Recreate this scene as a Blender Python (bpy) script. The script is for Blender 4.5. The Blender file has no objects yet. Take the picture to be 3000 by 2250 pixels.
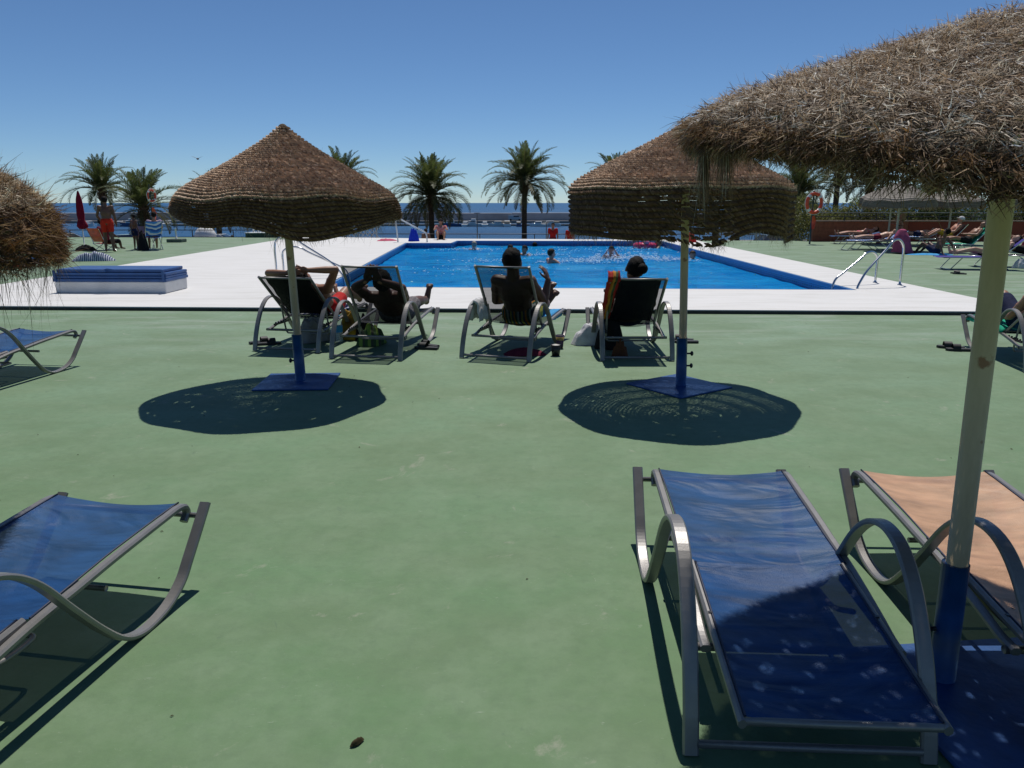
import bpy, math, random
import numpy as np
from mathutils import Vector, Matrix
random.seed(7)
rs = np.random.RandomState(11)
SC = bpy.context.scene
COL = SC.collection
PI = math.pi
R = math.radians

# ---------------------------------------------------------------- camera
cam = bpy.data.cameras.new('camera')
cam_o = bpy.data.objects.new('camera', cam)
COL.objects.link(cam_o)
cam_o.location = (0, 0, 1.6)
cam_o.rotation_euler = (R(90 - 13.27), 0, 0)
cam.sensor_width = 36
cam.lens = 27.05
cam.clip_start = 0.05
cam.clip_end = 40000
SC.camera = cam_o

# ---------------------------------------------------------------- sky, sun, exposure
SUN_EL, SUN_ROT = R(65.5), R(7.6)
w = bpy.data.worlds.new('World')
SC.world = w
w.use_nodes = True
nt = w.node_tree
sky = nt.nodes.new('ShaderNodeTexSky')
sky.sky_type = 'NISHITA'
sky.sun_disc = False
sky.sun_elevation = SUN_EL
sky.sun_rotation = SUN_ROT
sky.altitude = 3000
sky.air_density = SKY_AIR = 1.0
sky.dust_density = 0.0
sky.ozone_density = 10.0
bg = nt.nodes['Background']
bg.inputs['Strength'].default_value = 0.078
tint = nt.nodes.new('ShaderNodeMix'); tint.data_type = 'RGBA'; tint.blend_type = 'MULTIPLY'
tint.inputs[0].default_value = 1; tint.inputs[7].default_value = (1.09, 1.10, 1.05, 1)
nt.links.new(sky.outputs[0], tint.inputs[6]); nt.links.new(tint.outputs[2], bg.inputs[0])
sun = bpy.data.lights.new('sun', 'SUN')
sun.energy = 4.0
sun.angle = R(0.5)
sun.color = (1.0, 0.955, 0.89)
sun_o = bpy.data.objects.new('sun', sun)
COL.objects.link(sun_o)
sdir = Vector((math.sin(SUN_ROT) * math.cos(SUN_EL), math.cos(SUN_ROT) * math.cos(SUN_EL), math.sin(SUN_EL)))
sun_o.rotation_euler = sdir.to_track_quat('Z', 'Y').to_euler()
sun_o.location = sdir * 60
SC.view_settings.view_transform = 'Standard'
SC.view_settings.look = 'None'
SC.view_settings.exposure = 0
SC.view_settings.gamma = 1
SC.view_settings.use_curve_mapping = False
SC.cycles.max_bounces = 7
SC.cycles.transparent_max_bounces = 24
SC.cycles.caustics_reflective = False
SC.cycles.caustics_refractive = False

# ---------------------------------------------------------------- materials
def nmat(name):
    m = bpy.data.materials.new(name)
    m.use_nodes = True
    n = m.node_tree.nodes
    return m, n, m.node_tree.links, n['Principled BSDF']

def ramp(n, stops):
    r = n.new('ShaderNodeValToRGB')
    e = r.color_ramp.elements
    while len(e) < len(stops):
        e.new(0.5)
    for i, (p, c) in enumerate(stops):
        e[i].position = p
        e[i].color = (c, c, c, 1) if isinstance(c, (int, float)) else (*c, 1)
    return r

def mat(name, col, rough=0.6, metal=0.0, var=0.15, scale=8, bump=0.0, bscale=60, spec=0.5, col2=None, coat=0.0):
    m, n, l, p = nmat(name)
    tc = n.new('ShaderNodeTexCoord')
    nz = n.new('ShaderNodeTexNoise'); nz.inputs['Scale'].default_value = scale; nz.inputs['Detail'].default_value = 5
    l.new(tc.outputs['Object'], nz.inputs['Vector'])
    c2 = col2 or tuple(c * (1 - 2 * var) for c in col)
    rp = ramp(n, [(0.32, c2), (0.62, col)])
    l.new(nz.outputs['Fac'], rp.inputs['Fac'])
    l.new(rp.outputs['Color'], p.inputs['Base Color'])
    p.inputs['Roughness'].default_value = rough
    p.inputs['Metallic'].default_value = metal
    p.inputs['Specular IOR Level'].default_value = spec
    p.inputs['Coat Weight'].default_value = coat
    if bump:
        n2 = n.new('ShaderNodeTexNoise'); n2.inputs['Scale'].default_value = bscale; n2.inputs['Detail'].default_value = 4
        l.new(tc.outputs['Object'], n2.inputs['Vector'])
        b = n.new('ShaderNodeBump'); b.inputs['Strength'].default_value = bump; b.inputs['Distance'].default_value = 0.01
        l.new(n2.outputs['Fac'], b.inputs['Height'])
        l.new(b.outputs[0], p.inputs['Normal'])
    return m

def mesh_fabric(name, col, trans, rough=0.5, wrinkle=0.3, spec=0.5, streak=None):
    """woven sling fabric: an opaque thread colour with see-through holes between the threads"""
    m, n, l, p = nmat(name)
    tc = n.new('ShaderNodeTexCoord')
    nz = n.new('ShaderNodeTexNoise'); nz.inputs['Scale'].default_value = 5; nz.inputs['Detail'].default_value = 6
    mp = n.new('ShaderNodeMapping'); mp.inputs['Scale'].default_value = (1, 3, 1)
    l.new(tc.outputs['Object'], mp.inputs[0]); l.new(mp.outputs[0], nz.inputs['Vector'])
    rp = ramp(n, [(0.35, tuple(c * 0.72 for c in col)), (0.7, tuple(min(1, c * 1.25) for c in col))])
    l.new(nz.outputs['Fac'], rp.inputs['Fac']); l.new(rp.outputs['Color'], p.inputs['Base Color'])
    p.inputs['Roughness'].default_value = rough
    p.inputs['Specular IOR Level'].default_value = spec
    # weave relief + slack folds
    wv = n.new('ShaderNodeTexNoise'); wv.inputs['Scale'].default_value = 260; wv.inputs['Detail'].default_value = 2
    l.new(tc.outputs['Object'], wv.inputs['Vector'])
    b1 = n.new('ShaderNodeBump'); b1.inputs['Strength'].default_value = 0.5; b1.inputs['Distance'].default_value = 0.003
    l.new(wv.outputs['Fac'], b1.inputs['Height'])
    fd = n.new('ShaderNodeTexNoise'); fd.inputs['Scale'].default_value = 2.6; fd.inputs['Detail'].default_value = 2.5; fd.inputs['Distortion'].default_value = 1.0
    mp2 = n.new('ShaderNodeMapping'); mp2.inputs['Scale'].default_value = (0.9, 2.1, 1)
    l.new(tc.outputs['Object'], mp2.inputs[0]); l.new(mp2.outputs[0], fd.inputs['Vector'])
    b2 = n.new('ShaderNodeBump'); b2.inputs['Strength'].default_value = wrinkle; b2.inputs['Distance'].default_value = 0.06
    l.new(fd.outputs['Fac'], b2.inputs['Height']); l.new(b1.outputs[0], b2.inputs['Normal'])
    l.new(b2.outputs[0], p.inputs['Normal'])
    tr = n.new('ShaderNodeBsdfTransparent')
    mx = n.new('ShaderNodeMixShader'); mx.inputs[0].default_value = trans
    l.new(p.outputs[0], mx.inputs[1]); l.new(tr.outputs[0], mx.inputs[2])
    l.new(mx.outputs[0], n['Material Output'].inputs[0])
    return m

def straw_mat(name, tint=(1, 1, 1), transl=0.3):
    """colour of each strand comes from its own straw colour attribute"""
    m, n, l, p = nmat(name)
    at = n.new('ShaderNodeAttribute'); at.attribute_name = 'straw'
    mu = n.new('ShaderNodeMix'); mu.data_type = 'RGBA'; mu.blend_type = 'MULTIPLY'; mu.inputs[0].default_value = 1
    mu.inputs[7].default_value = (*tint, 1)
    l.new(at.outputs['Color'], mu.inputs[6])
    l.new(mu.outputs[2], p.inputs['Base Color'])
    p.inputs['Roughness'].default_value = 0.65
    p.inputs['Specular IOR Level'].default_value = 0.35
    t = n.new('ShaderNodeBsdfTranslucent'); l.new(mu.outputs[2], t.inputs[0])
    mx = n.new('ShaderNodeMixShader'); mx.inputs[0].default_value = transl
    l.new(p.outputs[0], mx.inputs[1]); l.new(t.outputs[0], mx.inputs[2])
    l.new(mx.outputs[0], n['Material Output'].inputs[0])
    return m

# ---------------------------------------------------------------- geometry helpers
def V3(*a): return Vector(a if len(a) == 3 else a[0])

class MB:
    """collects simple shapes into one mesh"""
    def __init__(s): s.v = []; s.f = []; s.sm = []
    def add(s, vs, fs, smooth=False):
        o = len(s.v); s.v += [tuple(p) for p in vs]
        s.f += [tuple(i + o for i in f) for f in fs]; s.sm += [smooth] * len(fs); return s
    def box(s, c, d, rot=None, bev=0.0):
        x, y, z = d[0] / 2, d[1] / 2, d[2] / 2
        M = rot or Matrix.Identity(3)
        if bev:
            vs = []; b = min(bev, x * .9, y * .9, z * .9)
            for sx in (-1, 1):
                for sy in (-1, 1):
                    for sz in (-1, 1):
                        vs += [(sx * x, sy * (y - b), sz * (z - b)), (sx * (x - b), sy * y, sz * (z - b)), (sx * (x - b), sy * (y - b), sz * z)]
            i = lambda a, b_, c_, k: ((a > 0) * 4 + (b_ > 0) * 2 + (c_ > 0)) * 3 + k
            fs = []
            for q in (-1, 1):
                fs.append([i(q, -1, -1, 0), i(q, 1, -1, 0), i(q, 1, 1, 0), i(q, -1, 1, 0)])
                fs.append([i(-1, q, -1, 1), i(1, q, -1, 1), i(1, q, 1, 1), i(-1, q, 1, 1)])
                fs.append([i(-1, -1, q, 2), i(1, -1, q, 2), i(1, 1, q, 2), i(-1, 1, q, 2)])
            for a in (-1, 1):
                for b_ in (-1, 1):
                    fs.append([i(a, b_, -1, 0), i(a, b_, 1, 0), i(a, b_, 1, 1), i(a, b_, -1, 1)])
                    fs.append([i(a, -1, b_, 0), i(a, 1, b_, 0), i(a, 1, b_, 2), i(a, -1, b_, 2)])
                    fs.append([i(-1, a, b_, 1), i(1, a, b_, 1), i(1, a, b_, 2), i(-1, a, b_, 2)])
                    for c_ in (-1, 1):
                        fs.append([i(a, b_, c_, 0), i(a, b_, c_, 1), i(a, b_, c_, 2)])
            fs = list(fs)
        else:
            vs = [(sx * x, sy * y, sz * z) for sx in (-1, 1) for sy in (-1, 1) for sz in (-1, 1)]
            fs = [(0, 1, 3, 2), (4, 6, 7, 5), (0, 4, 5, 1), (2, 3, 7, 6), (0, 2, 6, 4), (1, 5, 7, 3)]
        c = Vector(c)
        return s.add([c + M @ Vector(p) for p in vs], fs)
    def tube(s, pts, r, n=8, cap=True, r2=None, flat=1.0):
        pts = [Vector(p) for p in pts]; m = len(pts); vs = []; ref = None
        for i, p in enumerate(pts):
            t = (pts[min(i + 1, m - 1)] - pts[max(i - 1, 0)]).normalized()
            if ref is None: ref = Vector((0, 0, 1)) if abs(t.z) < 0.9 else Vector((1, 0, 0))
            a = t.cross(ref).normalized(); b = a.cross(t); ref = b
            q = i / (m - 1) if m > 1 else 0
            rr = r[i] if isinstance(r, (list, tuple)) else (r if r2 is None else r * (1 - q) + r2 * q)
            for k in range(n):
                an = 2 * PI * k / n
                vs.append(p + a * math.cos(an) * rr + b * math.sin(an) * rr * flat)
        fs = [(i * n + k, i * n + (k + 1) % n, (i + 1) * n + (k + 1) % n, (i + 1) * n + k) for i in range(m - 1) for k in range(n)]
        if cap: fs += [tuple(range(n)), tuple(range((m - 1) * n, m * n))[::-1]]
        return s.add(vs, fs, True)
    def bar(s, pts, wx, th):
        """flat bar bent in the y-z plane: pts = (x, y, z); wx = width across x, th = thickness"""
        pts = [Vector(p) for p in pts]; m = len(pts); vs = []
        for i, p in enumerate(pts):
            t = (pts[min(i + 1, m - 1)] - pts[max(i - 1, 0)]).normalized()
            nn = Vector((0, -t.z, t.y)).normalized()
            b = th * 0.28
            for (a, c) in ((-wx / 2, -th / 2 + b), (-wx / 2 + b, -th / 2), (wx / 2 - b, -th / 2), (wx / 2, -th / 2 + b),
                           (wx / 2, th / 2 - b), (wx / 2 - b, th / 2), (-wx / 2 + b, th / 2), (-wx / 2, th / 2 - b)):
                vs.append(p + Vector((a, 0, 0)) + nn * c)
        fs = [(i * 8 + k, i * 8 + (k + 1) % 8, (i + 1) * 8 + (k + 1) % 8, (i + 1) * 8 + k) for i in range(m - 1) for k in range(8)]
        fs += [tuple(range(8)), tuple(range((m - 1) * 8, m * 8))[::-1]]
        return s.add(vs, fs, False)
    def ell(s, c, r, ax=None, nu=14, nv=9):
        c = Vector(c); vs = [c + (ax @ Vector((0, 0, r[2])) if ax else Vector((0, 0, r[2])))]
        for j in range(1, nv):
            th = PI * j / nv
            for i in range(nu):
                ph = 2 * PI * i / nu
                p = Vector((r[0] * math.sin(th) * math.cos(ph), r[1] * math.sin(th) * math.sin(ph), r[2] * math.cos(th)))
                vs.append(c + (ax @ p if ax else p))
        p = Vector((0, 0, -r[2])); vs.append(c + (ax @ p if ax else p))
        fs = [(0, 1 + i, 1 + (i + 1) % nu) for i in range(nu)]
        for j in range(nv - 2):
            for i in range(nu):
                a = 1 + j * nu + i; b = 1 + j * nu + (i + 1) % nu
                fs.append((a, a + nu, b + nu, b))
        q = 1 + (nv - 2) * nu
        fs += [(q + (i + 1) % nu, q + i, len(vs) - 1) for i in range(nu)]
        return s.add(vs, fs, True)
    def cap(s, a, b, ra, rb, n=10):
        a = Vector(a); b = Vector(b); d = (b - a); L = d.length or 1e-4; d = d / L
        P = [a - d * ra * .98, a - d * ra * .72, a - d * ra * .38, a, b, b + d * rb * .38, b + d * rb * .72, b + d * rb * .98]
        rr = [ra * .2, ra * .7, ra * .93, ra, rb, rb * .93, rb * .7, rb * .2]
        return s.tube(P, rr, n=n)
    def lathe(s, prof, c=(0, 0, 0), n=20, closed=True):
        vs = [(c[0] + r * math.cos(2 * PI * k / n), c[1] + r * math.sin(2 * PI * k / n), c[2] + z) for r, z in prof for k in range(n)]
        m = len(prof)
        fs = [(i * n + k, i * n + (k + 1) % n, (i + 1) * n + (k + 1) % n, (i + 1) * n + k) for i in range(m - 1) for k in range(n)]
        if closed: fs += [tuple(range(n))[::-1], tuple(range((m - 1) * n, m * n))]
        return s.add(vs, fs, True)
    def mesh(s, name):
        me = bpy.data.meshes.new(name); me.from_pydata(s.v, [], s.f)
        me.polygons.foreach_set('use_smooth', s.sm); me.update()
        return me
    def build(s, name, m, parent=None, auto=True):
        return link(name, s.mesh(name), m, parent)

def link(name, me, m=None, parent=None, loc=None):
    if m is not None and not me.materials: me.materials.append(m)
    o = bpy.data.objects.new(name, me); COL.objects.link(o)
    if parent: o.parent = parent
    if loc is not None: o.location = loc
    return o

def smooth_path(pts, k=6):
    """Catmull-Rom through the points"""
    P = [Vector(p) for p in pts]; P = [P[0] * 2 - P[1]] + P + [P[-1] * 2 - P[-2]]; out = []
    for i in range(1, len(P) - 2):
        for j in range(k):
            t = j / k
            out.append(0.5 * ((2 * P[i]) + (P[i + 1] - P[i - 1]) * t + (2 * P[i - 1] - 5 * P[i] + 4 * P[i + 1] - P[i + 2]) * t * t + (3 * P[i] - P[i - 1] - 3 * P[i + 1] + P[i + 2]) * t ** 3))
    out.append(P[-2]); return out

def npmesh(name, v, quads, cols=None, smooth=False):
    me = bpy.data.meshes.new(name)
    nv, nf = len(v), len(quads); k = quads.shape[1]
    me.vertices.add(nv); me.vertices.foreach_set('co', np.asarray(v, np.float32).ravel())
    me.loops.add(nf * k); me.loops.foreach_set('vertex_index', np.asarray(quads, np.int32).ravel())
    me.polygons.add(nf)
    me.polygons.foreach_set('loop_start', np.arange(0, nf * k, k, dtype=np.int32))
    me.polygons.foreach_set('loop_total', np.full(nf, k, np.int32))
    me.polygons.foreach_set('use_smooth', np.full(nf, smooth, bool))
    if cols is not None:
        a = me.attributes.new('straw', 'FLOAT_COLOR', 'POINT')
        c4 = np.ones((nv, 4), np.float32); c4[:, :3] = cols
        a.data.foreach_set('color', c4.ravel())
    me.update(calc_edges=True); me.validate()
    return me

def tag(o, label=None, cat=None, group=None, kind=None):
    if label: o['label'] = label
    if cat: o['category'] = cat
    if group: o['group'] = group
    if kind: o['kind'] = kind
    return o

def thing(name, label, cat, loc=(0, 0, 0), rz=0.0, group=None):
    o = bpy.data.objects.new(name, None); COL.objects.link(o)
    o.empty_display_size = 0.2
    o.location = loc; o.rotation_euler = (0, 0, rz)
    return tag(o, label, cat, group)

def copy_tree(root, loc, rz, label=None, group=None):
    c = root.copy(); COL.objects.link(c); c.location = loc; c.rotation_euler = (0, 0, rz)
    if label: c['label'] = label
    if group: c['group'] = group
    for ch in list(root.children):
        a = ch.copy(); COL.objects.link(a); a.parent = c
        for g in list(ch.children):
            b = g.copy(); COL.objects.link(b); b.parent = a
    return c

def grid(fn, nu, nv):
    vs = [fn(i / nu, j / nv) for j in range(nv + 1) for i in range(nu + 1)]
    fs = [(j * (nu + 1) + i, j * (nu + 1) + i + 1, (j + 1) * (nu + 1) + i + 1, (j + 1) * (nu + 1) + i) for j in range(nv) for i in range(nu)]
    return vs, fs

def poly(name, pts, z, m, kind='structure', thick=0.0):
    """horizontal sheet, or a slab when thick"""
    n = len(pts); vs = [(x, y, z) for x, y in pts]; fs = [tuple(range(n))]
    if thick:
        vs += [(x, y, z - thick) for x, y in pts]
        fs += [(i, i + n, (i + 1) % n + n, (i + 1) % n) for i in range(n)] + [tuple(range(n, 2 * n))[::-1]]
    me = bpy.data.meshes.new(name); me.from_pydata(vs, [], fs); me.update()
    o = link(name, me, m)
    if kind: o['kind'] = kind
    return o

# ================================================================ THE SETTING
def deck_material():
    m, n, l, p = nmat('green_painted_concrete')
    g = n.new('ShaderNodeNewGeometry')
    def noise(scale, detail=5, stretch=(1, 1, 1), rough=0.55, dist=0.0):
        mp = n.new('ShaderNodeMapping'); mp.inputs['Scale'].default_value = stretch
        l.new(g.outputs['Position'], mp.inputs[0])
        z = n.new('ShaderNodeTexNoise'); z.inputs['Scale'].default_value = scale; z.inputs['Detail'].default_value = detail
        z.inputs['Roughness'].default_value = rough; z.inputs['Distortion'].default_value = dist
        l.new(mp.outputs[0], z.inputs['Vector']); return z
    def mix(fac, a, b, mode='MIX'):
        x = n.new('ShaderNodeMix'); x.data_type = 'RGBA'; x.blend_type = mode
        if isinstance(fac, float): x.inputs[0].default_value = fac
        else: l.new(fac, x.inputs[0])
        for s, q in ((6, a), (7, b)):
            if isinstance(q, tuple): x.inputs[s].default_value = (*q, 1)
            else: l.new(q, x.inputs[s])
        return x.outputs[2]
    def thr(z, a, b, hi=1.0):
        r = ramp(n, [(a, 0.0), (b, hi)]); l.new(z.outputs['Fac'], r.inputs['Fac']); return r.outputs['Color']
    # green paint, paler further out: dust and grazing sheen put into the colour
    sx = n.new('ShaderNodeSeparateXYZ'); l.new(g.outputs['Position'], sx.inputs[0])
    ad = n.new('ShaderNodeMath'); ad.operation = 'MULTIPLY_ADD'; ad.inputs[1].default_value = 3.0
    big = noise(0.35, 4); l.new(big.outputs['Fac'], ad.inputs[0]); l.new(sx.outputs['Y'], ad.inputs[2])
    mr = n.new('ShaderNodeMapRange'); mr.inputs[1].default_value = 2.5; mr.inputs[2].default_value = 11.0
    l.new(ad.outputs[0], mr.inputs[0])
    base = mix(mr.outputs[0], (0.092, 0.186, 0.072), (0.182, 0.272, 0.178))
    c = mix(thr(noise(0.9, 6, (1, 1.6, 1)), 0.35, 0.60, 0.8), base, (0.118, 0.184, 0.092))
    c = mix(thr(noise(3.0, 8, (1, 1, 1), 0.65), 0.42, 0.66, 0.60), c, (0.168, 0.245, 0.142))
    c = mix(thr(noise(14, 6, (1, 1, 1), 0.7), 0.45, 0.70, 0.42), c, (0.090, 0.150, 0.078))
    # bare, chalky worn patches and scuffs
    worn = noise(2.1, 9, (1, 1, 1), 0.72, 1.2)
    c = mix(thr(worn, 0.61, 0.69, 0.5), c, (0.33, 0.32, 0.26))
    scr = noise(5.5, 10, (1, 2.6, 1), 0.8, 2.5)
    c = mix(thr(scr, 0.615, 0.68, 0.6), c, (0.31, 0.36, 0.28))
    drk = noise(7.5, 7, (1.5, 1, 1), 0.6, 0.5)
    c = mix(thr(drk, 0.66, 0.76, 0.5), c, (0.07, 0.12, 0.08))
    # a chalky band along the white surround
    m2 = n.new('ShaderNodeMapRange'); m2.inputs[1].default_value = 7.6; m2.inputs[2].default_value = 11.4; m2.inputs[4].default_value = 0.6
    l.new(sx.outputs['Y'], m2.inputs[0])
    st = thr(noise(1.6, 8, (0.35, 1.8, 1), 0.7, 0.6), 0.50, 0.66, 1.0)
    mm = n.new('ShaderNodeMath'); mm.operation = 'MULTIPLY'; l.new(m2.outputs[0], mm.inputs[0]); l.new(st, mm.inputs[1])
    c = mix(mm.outputs[0], c, (0.30, 0.34, 0.29))
    l.new(c, p.inputs['Base Color'])
    p.inputs['Roughness'].default_value = 0.72
    p.inputs['Specular IOR Level'].default_value = 0.35
    bz = noise(38, 7, (1, 1, 1), 0.65)
    b = n.new('ShaderNodeBump'); b.inputs['Strength'].default_value = 0.22; b.inputs['Distance'].default_value = 0.006
    l.new(bz.outputs['Fac'], b.inputs['Height'])
    b2 = n.new('ShaderNodeBump'); b2.inputs['Strength'].default_value = 0.25; b2.inputs['Distance'].default_value = 0.03
    l.new(noise(2.6, 5).outputs['Fac'], b2.inputs['Height']); l.new(b.outputs[0], b2.inputs['Normal'])
    l.new(b2.outputs[0], p.inputs['Normal'])
    return m

def white_material():
    m, n, l, p = nmat('white_painted_concrete')
    g = n.new('ShaderNodeNewGeometry')
    mp = n.new('ShaderNodeMapping'); mp.inputs['Scale'].default_value = (0.5, 2.2, 1); l.new(g.outputs['Position'], mp.inputs[0])
    z = n.new('ShaderNodeTexNoise'); z.inputs['Scale'].default_value = 1.6; z.inputs['Detail'].default_value = 8; z.inputs['Roughness'].default_value = 0.68
    l.new(mp.outputs[0], z.inputs['Vector'])
    r = ramp(n, [(0.30, (0.54, 0.53, 0.50)), (0.50, (0.62, 0.61, 0.59)), (0.70, (0.66, 0.65, 0.635))]); l.new(z.outputs['Fac'], r.inputs['Fac'])
    z2 = n.new('ShaderNodeTexNoise'); z2.inputs['Scale'].default_value = 5; z2.inputs['Detail'].default_value = 9; z2.inputs['Roughness'].default_value = 0.75; z2.inputs['Distortion'].default_value = 1.5
    mp2 = n.new('ShaderNodeMapping'); mp2.inputs['Scale'].default_value = (0.3, 2.5, 1); l.new(g.outputs['Position'], mp2.inputs[0]); l.new(mp2.outputs[0], z2.inputs['Vector'])
    r2 = ramp(n, [(0.64, 0.0), (0.74, 0.55)]); l.new(z2.outputs['Fac'], r2.inputs['Fac'])
    x = n.new('ShaderNodeMix'); x.data_type = 'RGBA'; l.new(r2.outputs['Color'], x.inputs[0]); l.new(r.outputs['Color'], x.inputs[6]); x.inputs[7].default_value = (0.42, 0.41, 0.39, 1)
    l.new(x.outputs[2], p.inputs['Base Color'])
    p.inputs['Roughness'].default_value = 0.7
    b = n.new('ShaderNodeBump'); b.inputs['Strength'].default_value = 0.2; b.inputs['Distance'].default_value = 0.01
    z3 = n.new('ShaderNodeTexNoise'); z3.inputs['Scale'].default_value = 25; z3.inputs['Detail'].default_value = 6; l.new(g.outputs['Position'], z3.inputs['Vector'])
    l.new(z3.outputs['Fac'], b.inputs['Height']); l.new(b.outputs[0], p.inputs['Normal'])
    return m

def tile_material():
    """blue pool lining with a small mosaic near the water line"""
    m, n, l, p = nmat('pool_mosaic')
    g = n.new('ShaderNodeNewGeometry')
    sx = n.new('ShaderNodeSeparateXYZ'); l.new(g.outputs['Position'], sx.inputs[0])
    su = n.new('ShaderNodeMath'); su.operation = 'ADD'; l.new(sx.outputs['X'], su.inputs[0]); l.new(sx.outputs['Y'], su.inputs[1])
    cb = n.new('ShaderNodeCombineXYZ'); l.new(su.outputs[0], cb.inputs[0]); l.new(sx.outputs['Z'], cb.inputs[1])
    br = n.new('ShaderNodeTexBrick'); br.offset = 0.0; br.inputs['Scale'].default_value = 1.0
    br.inputs['Brick Width'].default_value = 0.12; br.inputs['Row Height'].default_value = 0.06; br.inputs['Mortar Size'].default_value = 0.012
    br.inputs['Color1'].default_value = (0.008, 0.06, 0.26, 1); br.inputs['Color2'].default_value = (0.004, 0.03, 0.15, 1)
    br.inputs['Mortar'].default_value = (0.04, 0.16, 0.42, 1)
    l.new(cb.outputs[0], br.inputs['Vector'])
    lt = n.new('ShaderNodeMath'); lt.operation = 'GREATER_THAN'; lt.inputs[1].default_value = -0.035; l.new(sx.outputs['Z'], lt.inputs[0])
    x = n.new('ShaderNodeMix'); x.data_type = 'RGBA'; l.new(lt.outputs[0], x.inputs[0]); l.new(br.outputs['Color'], x.inputs[6]); x.inputs[7].default_value = (0.04, 0.23, 0.50, 1)
    l.new(x.outputs[2], p.inputs['Base Color']); p.inputs['Roughness'].default_value = 0.3
    return m

def pool_water_material():
    m, n, l, p = nmat('pool_water')
    g = n.new('ShaderNodeNewGeometry')
    def nz(sc, det, st=(1, 1, 1), di=0.0):
        mp = n.new('ShaderNodeMapping'); mp.inputs['Scale'].default_value = st; l.new(g.outputs['Position'], mp.inputs[0])
        z = n.new('ShaderNodeTexNoise'); z.inputs['Scale'].default_value = sc; z.inputs['Detail'].default_value = det; z.inputs['Distortion'].default_value = di
        l.new(mp.outputs[0], z.inputs['Vector']); return z
    b1 = n.new('ShaderNodeBump'); b1.inputs['Strength'].default_value = 1.0; b1.inputs['Distance'].default_value = 0.09
    l.new(nz(2.6, 4, (0.8, 1.2, 1), 0.8).outputs['Fac'], b1.inputs['Height'])
    b2 = n.new('ShaderNodeBump'); b2.inputs['Strength'].default_value = 1.0; b2.inputs['Distance'].default_value = 0.03
    l.new(nz(9.0, 4, (1, 1, 1), 1.0).outputs['Fac'], b2.inputs['Height']); l.new(b1.outputs[0], b2.inputs['Normal'])
    # choppier water round the bathers
    geo = n.new('ShaderNodeVectorMath'); geo.operation = 'DISTANCE'; geo.inputs[1].default_value = (3.4, 24.0, 0); l.new(g.outputs['Position'], geo.inputs[0])
    mr = n.new('ShaderNodeMapRange'); mr.inputs[1].default_value = 7.0; mr.inputs[2].default_value = 1.5; mr.inputs[3].default_value = 0.0; mr.inputs[4].default_value = 1.0
    l.new(geo.outputs['Value'], mr.inputs[0])
    b3 = n.new('ShaderNodeBump'); b3.inputs['Distance'].default_value = 0.05; l.new(mr.outputs[0], b3.inputs['Strength'])
    l.new(nz(5.0, 6, (1, 1, 1), 1.5).outputs['Fac'], b3.inputs['Height']); l.new(b2.outputs[0], b3.inputs['Normal'])
    fr = n.new('ShaderNodeFresnel'); fr.inputs['IOR'].default_value = 1.33; l.new(b3.outputs[0], fr.inputs['Normal'])
    ml = n.new('ShaderNodeMath'); ml.operation = 'MULTIPLY'; ml.inputs[1].default_value = 0.5; l.new(fr.outputs[0], ml.inputs[0])
    gl = n.new('ShaderNodeBsdfGlossy'); gl.inputs['Roughness'].default_value = 0.09; l.new(b3.outputs[0], gl.inputs['Normal'])
    tr = n.new('ShaderNodeBsdfTransparent'); tr.inputs[0].default_value = (0.60, 0.93, 0.98, 1)
    df = n.new('ShaderNodeBsdfDiffuse'); l.new(b3.outputs[0], df.inputs['Normal'])
    # the body of the water scatters blue; a little more where it is churned
    rp = ramp(n, [(0.35, (0.0, 0.24, 0.68)), (0.7, (0.015, 0.43, 0.92))]); l.new(nz(1.1, 7, (0.5, 1.4, 1), 0.8).outputs['Fac'], rp.inputs['Fac'])
    l.new(rp.outputs['Color'], df.inputs[0])
    m1 = n.new('ShaderNodeMixShader'); m1.inputs[0].default_value = 0.55; l.new(tr.outputs[0], m1.inputs[1]); l.new(df.outputs[0], m1.inputs[2])
    m2 = n.new('ShaderNodeMixShader'); l.new(ml.outputs[0], m2.inputs[0]); l.new(m1.outputs[0], m2.inputs[1]); l.new(gl.outputs[0], m2.inputs[2])
    l.new(m2.outputs[0], n['Material Output'].inputs[0])
    return m

def sea_material():
    m, n, l, p = nmat('sea_water')
    g = n.new('ShaderNodeNewGeometry')
    mp = n.new('ShaderNodeMapping'); mp.inputs['Scale'].default_value = (0.5, 1.3, 1); l.new(g.outputs['Position'], mp.inputs[0])
    z = n.new('ShaderNodeTexNoise'); z.inputs['Scale'].default_value = 0.9; z.inputs['Detail'].default_value = 8; z.inputs['Roughness'].default_value = 0.7; l.new(mp.outputs[0], z.inputs['Vector'])
    b = n.new('ShaderNodeBump'); b.inputs['Strength'].default_value = 1.0; b.inputs['Distance'].default_value = 0.9
    l.new(z.outputs['Fac'], b.inputs['Height']); l.new(b.outputs[0], p.inputs['Normal'])
    z2 = n.new('ShaderNodeTexNoise'); z2.inputs['Scale'].default_value = 0.02; z2.inputs['Detail'].default_value = 6; l.new(mp.outputs[0], z2.inputs['Vector'])
    r = ramp(n, [(0.35, (0.008, 0.075, 0.19)), (0.65, (0.015, 0.105, 0.24))]); l.new(z2.outputs['Fac'], r.inputs['Fac'])
    l.new(r.outputs['Color'], p.inputs['Base Color'])
    p.inputs['Roughness'].default_value = 0.45; p.inputs['Specular IOR Level'].default_value = 0.3; p.inputs['IOR'].default_value = 1.33
    return m

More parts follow.
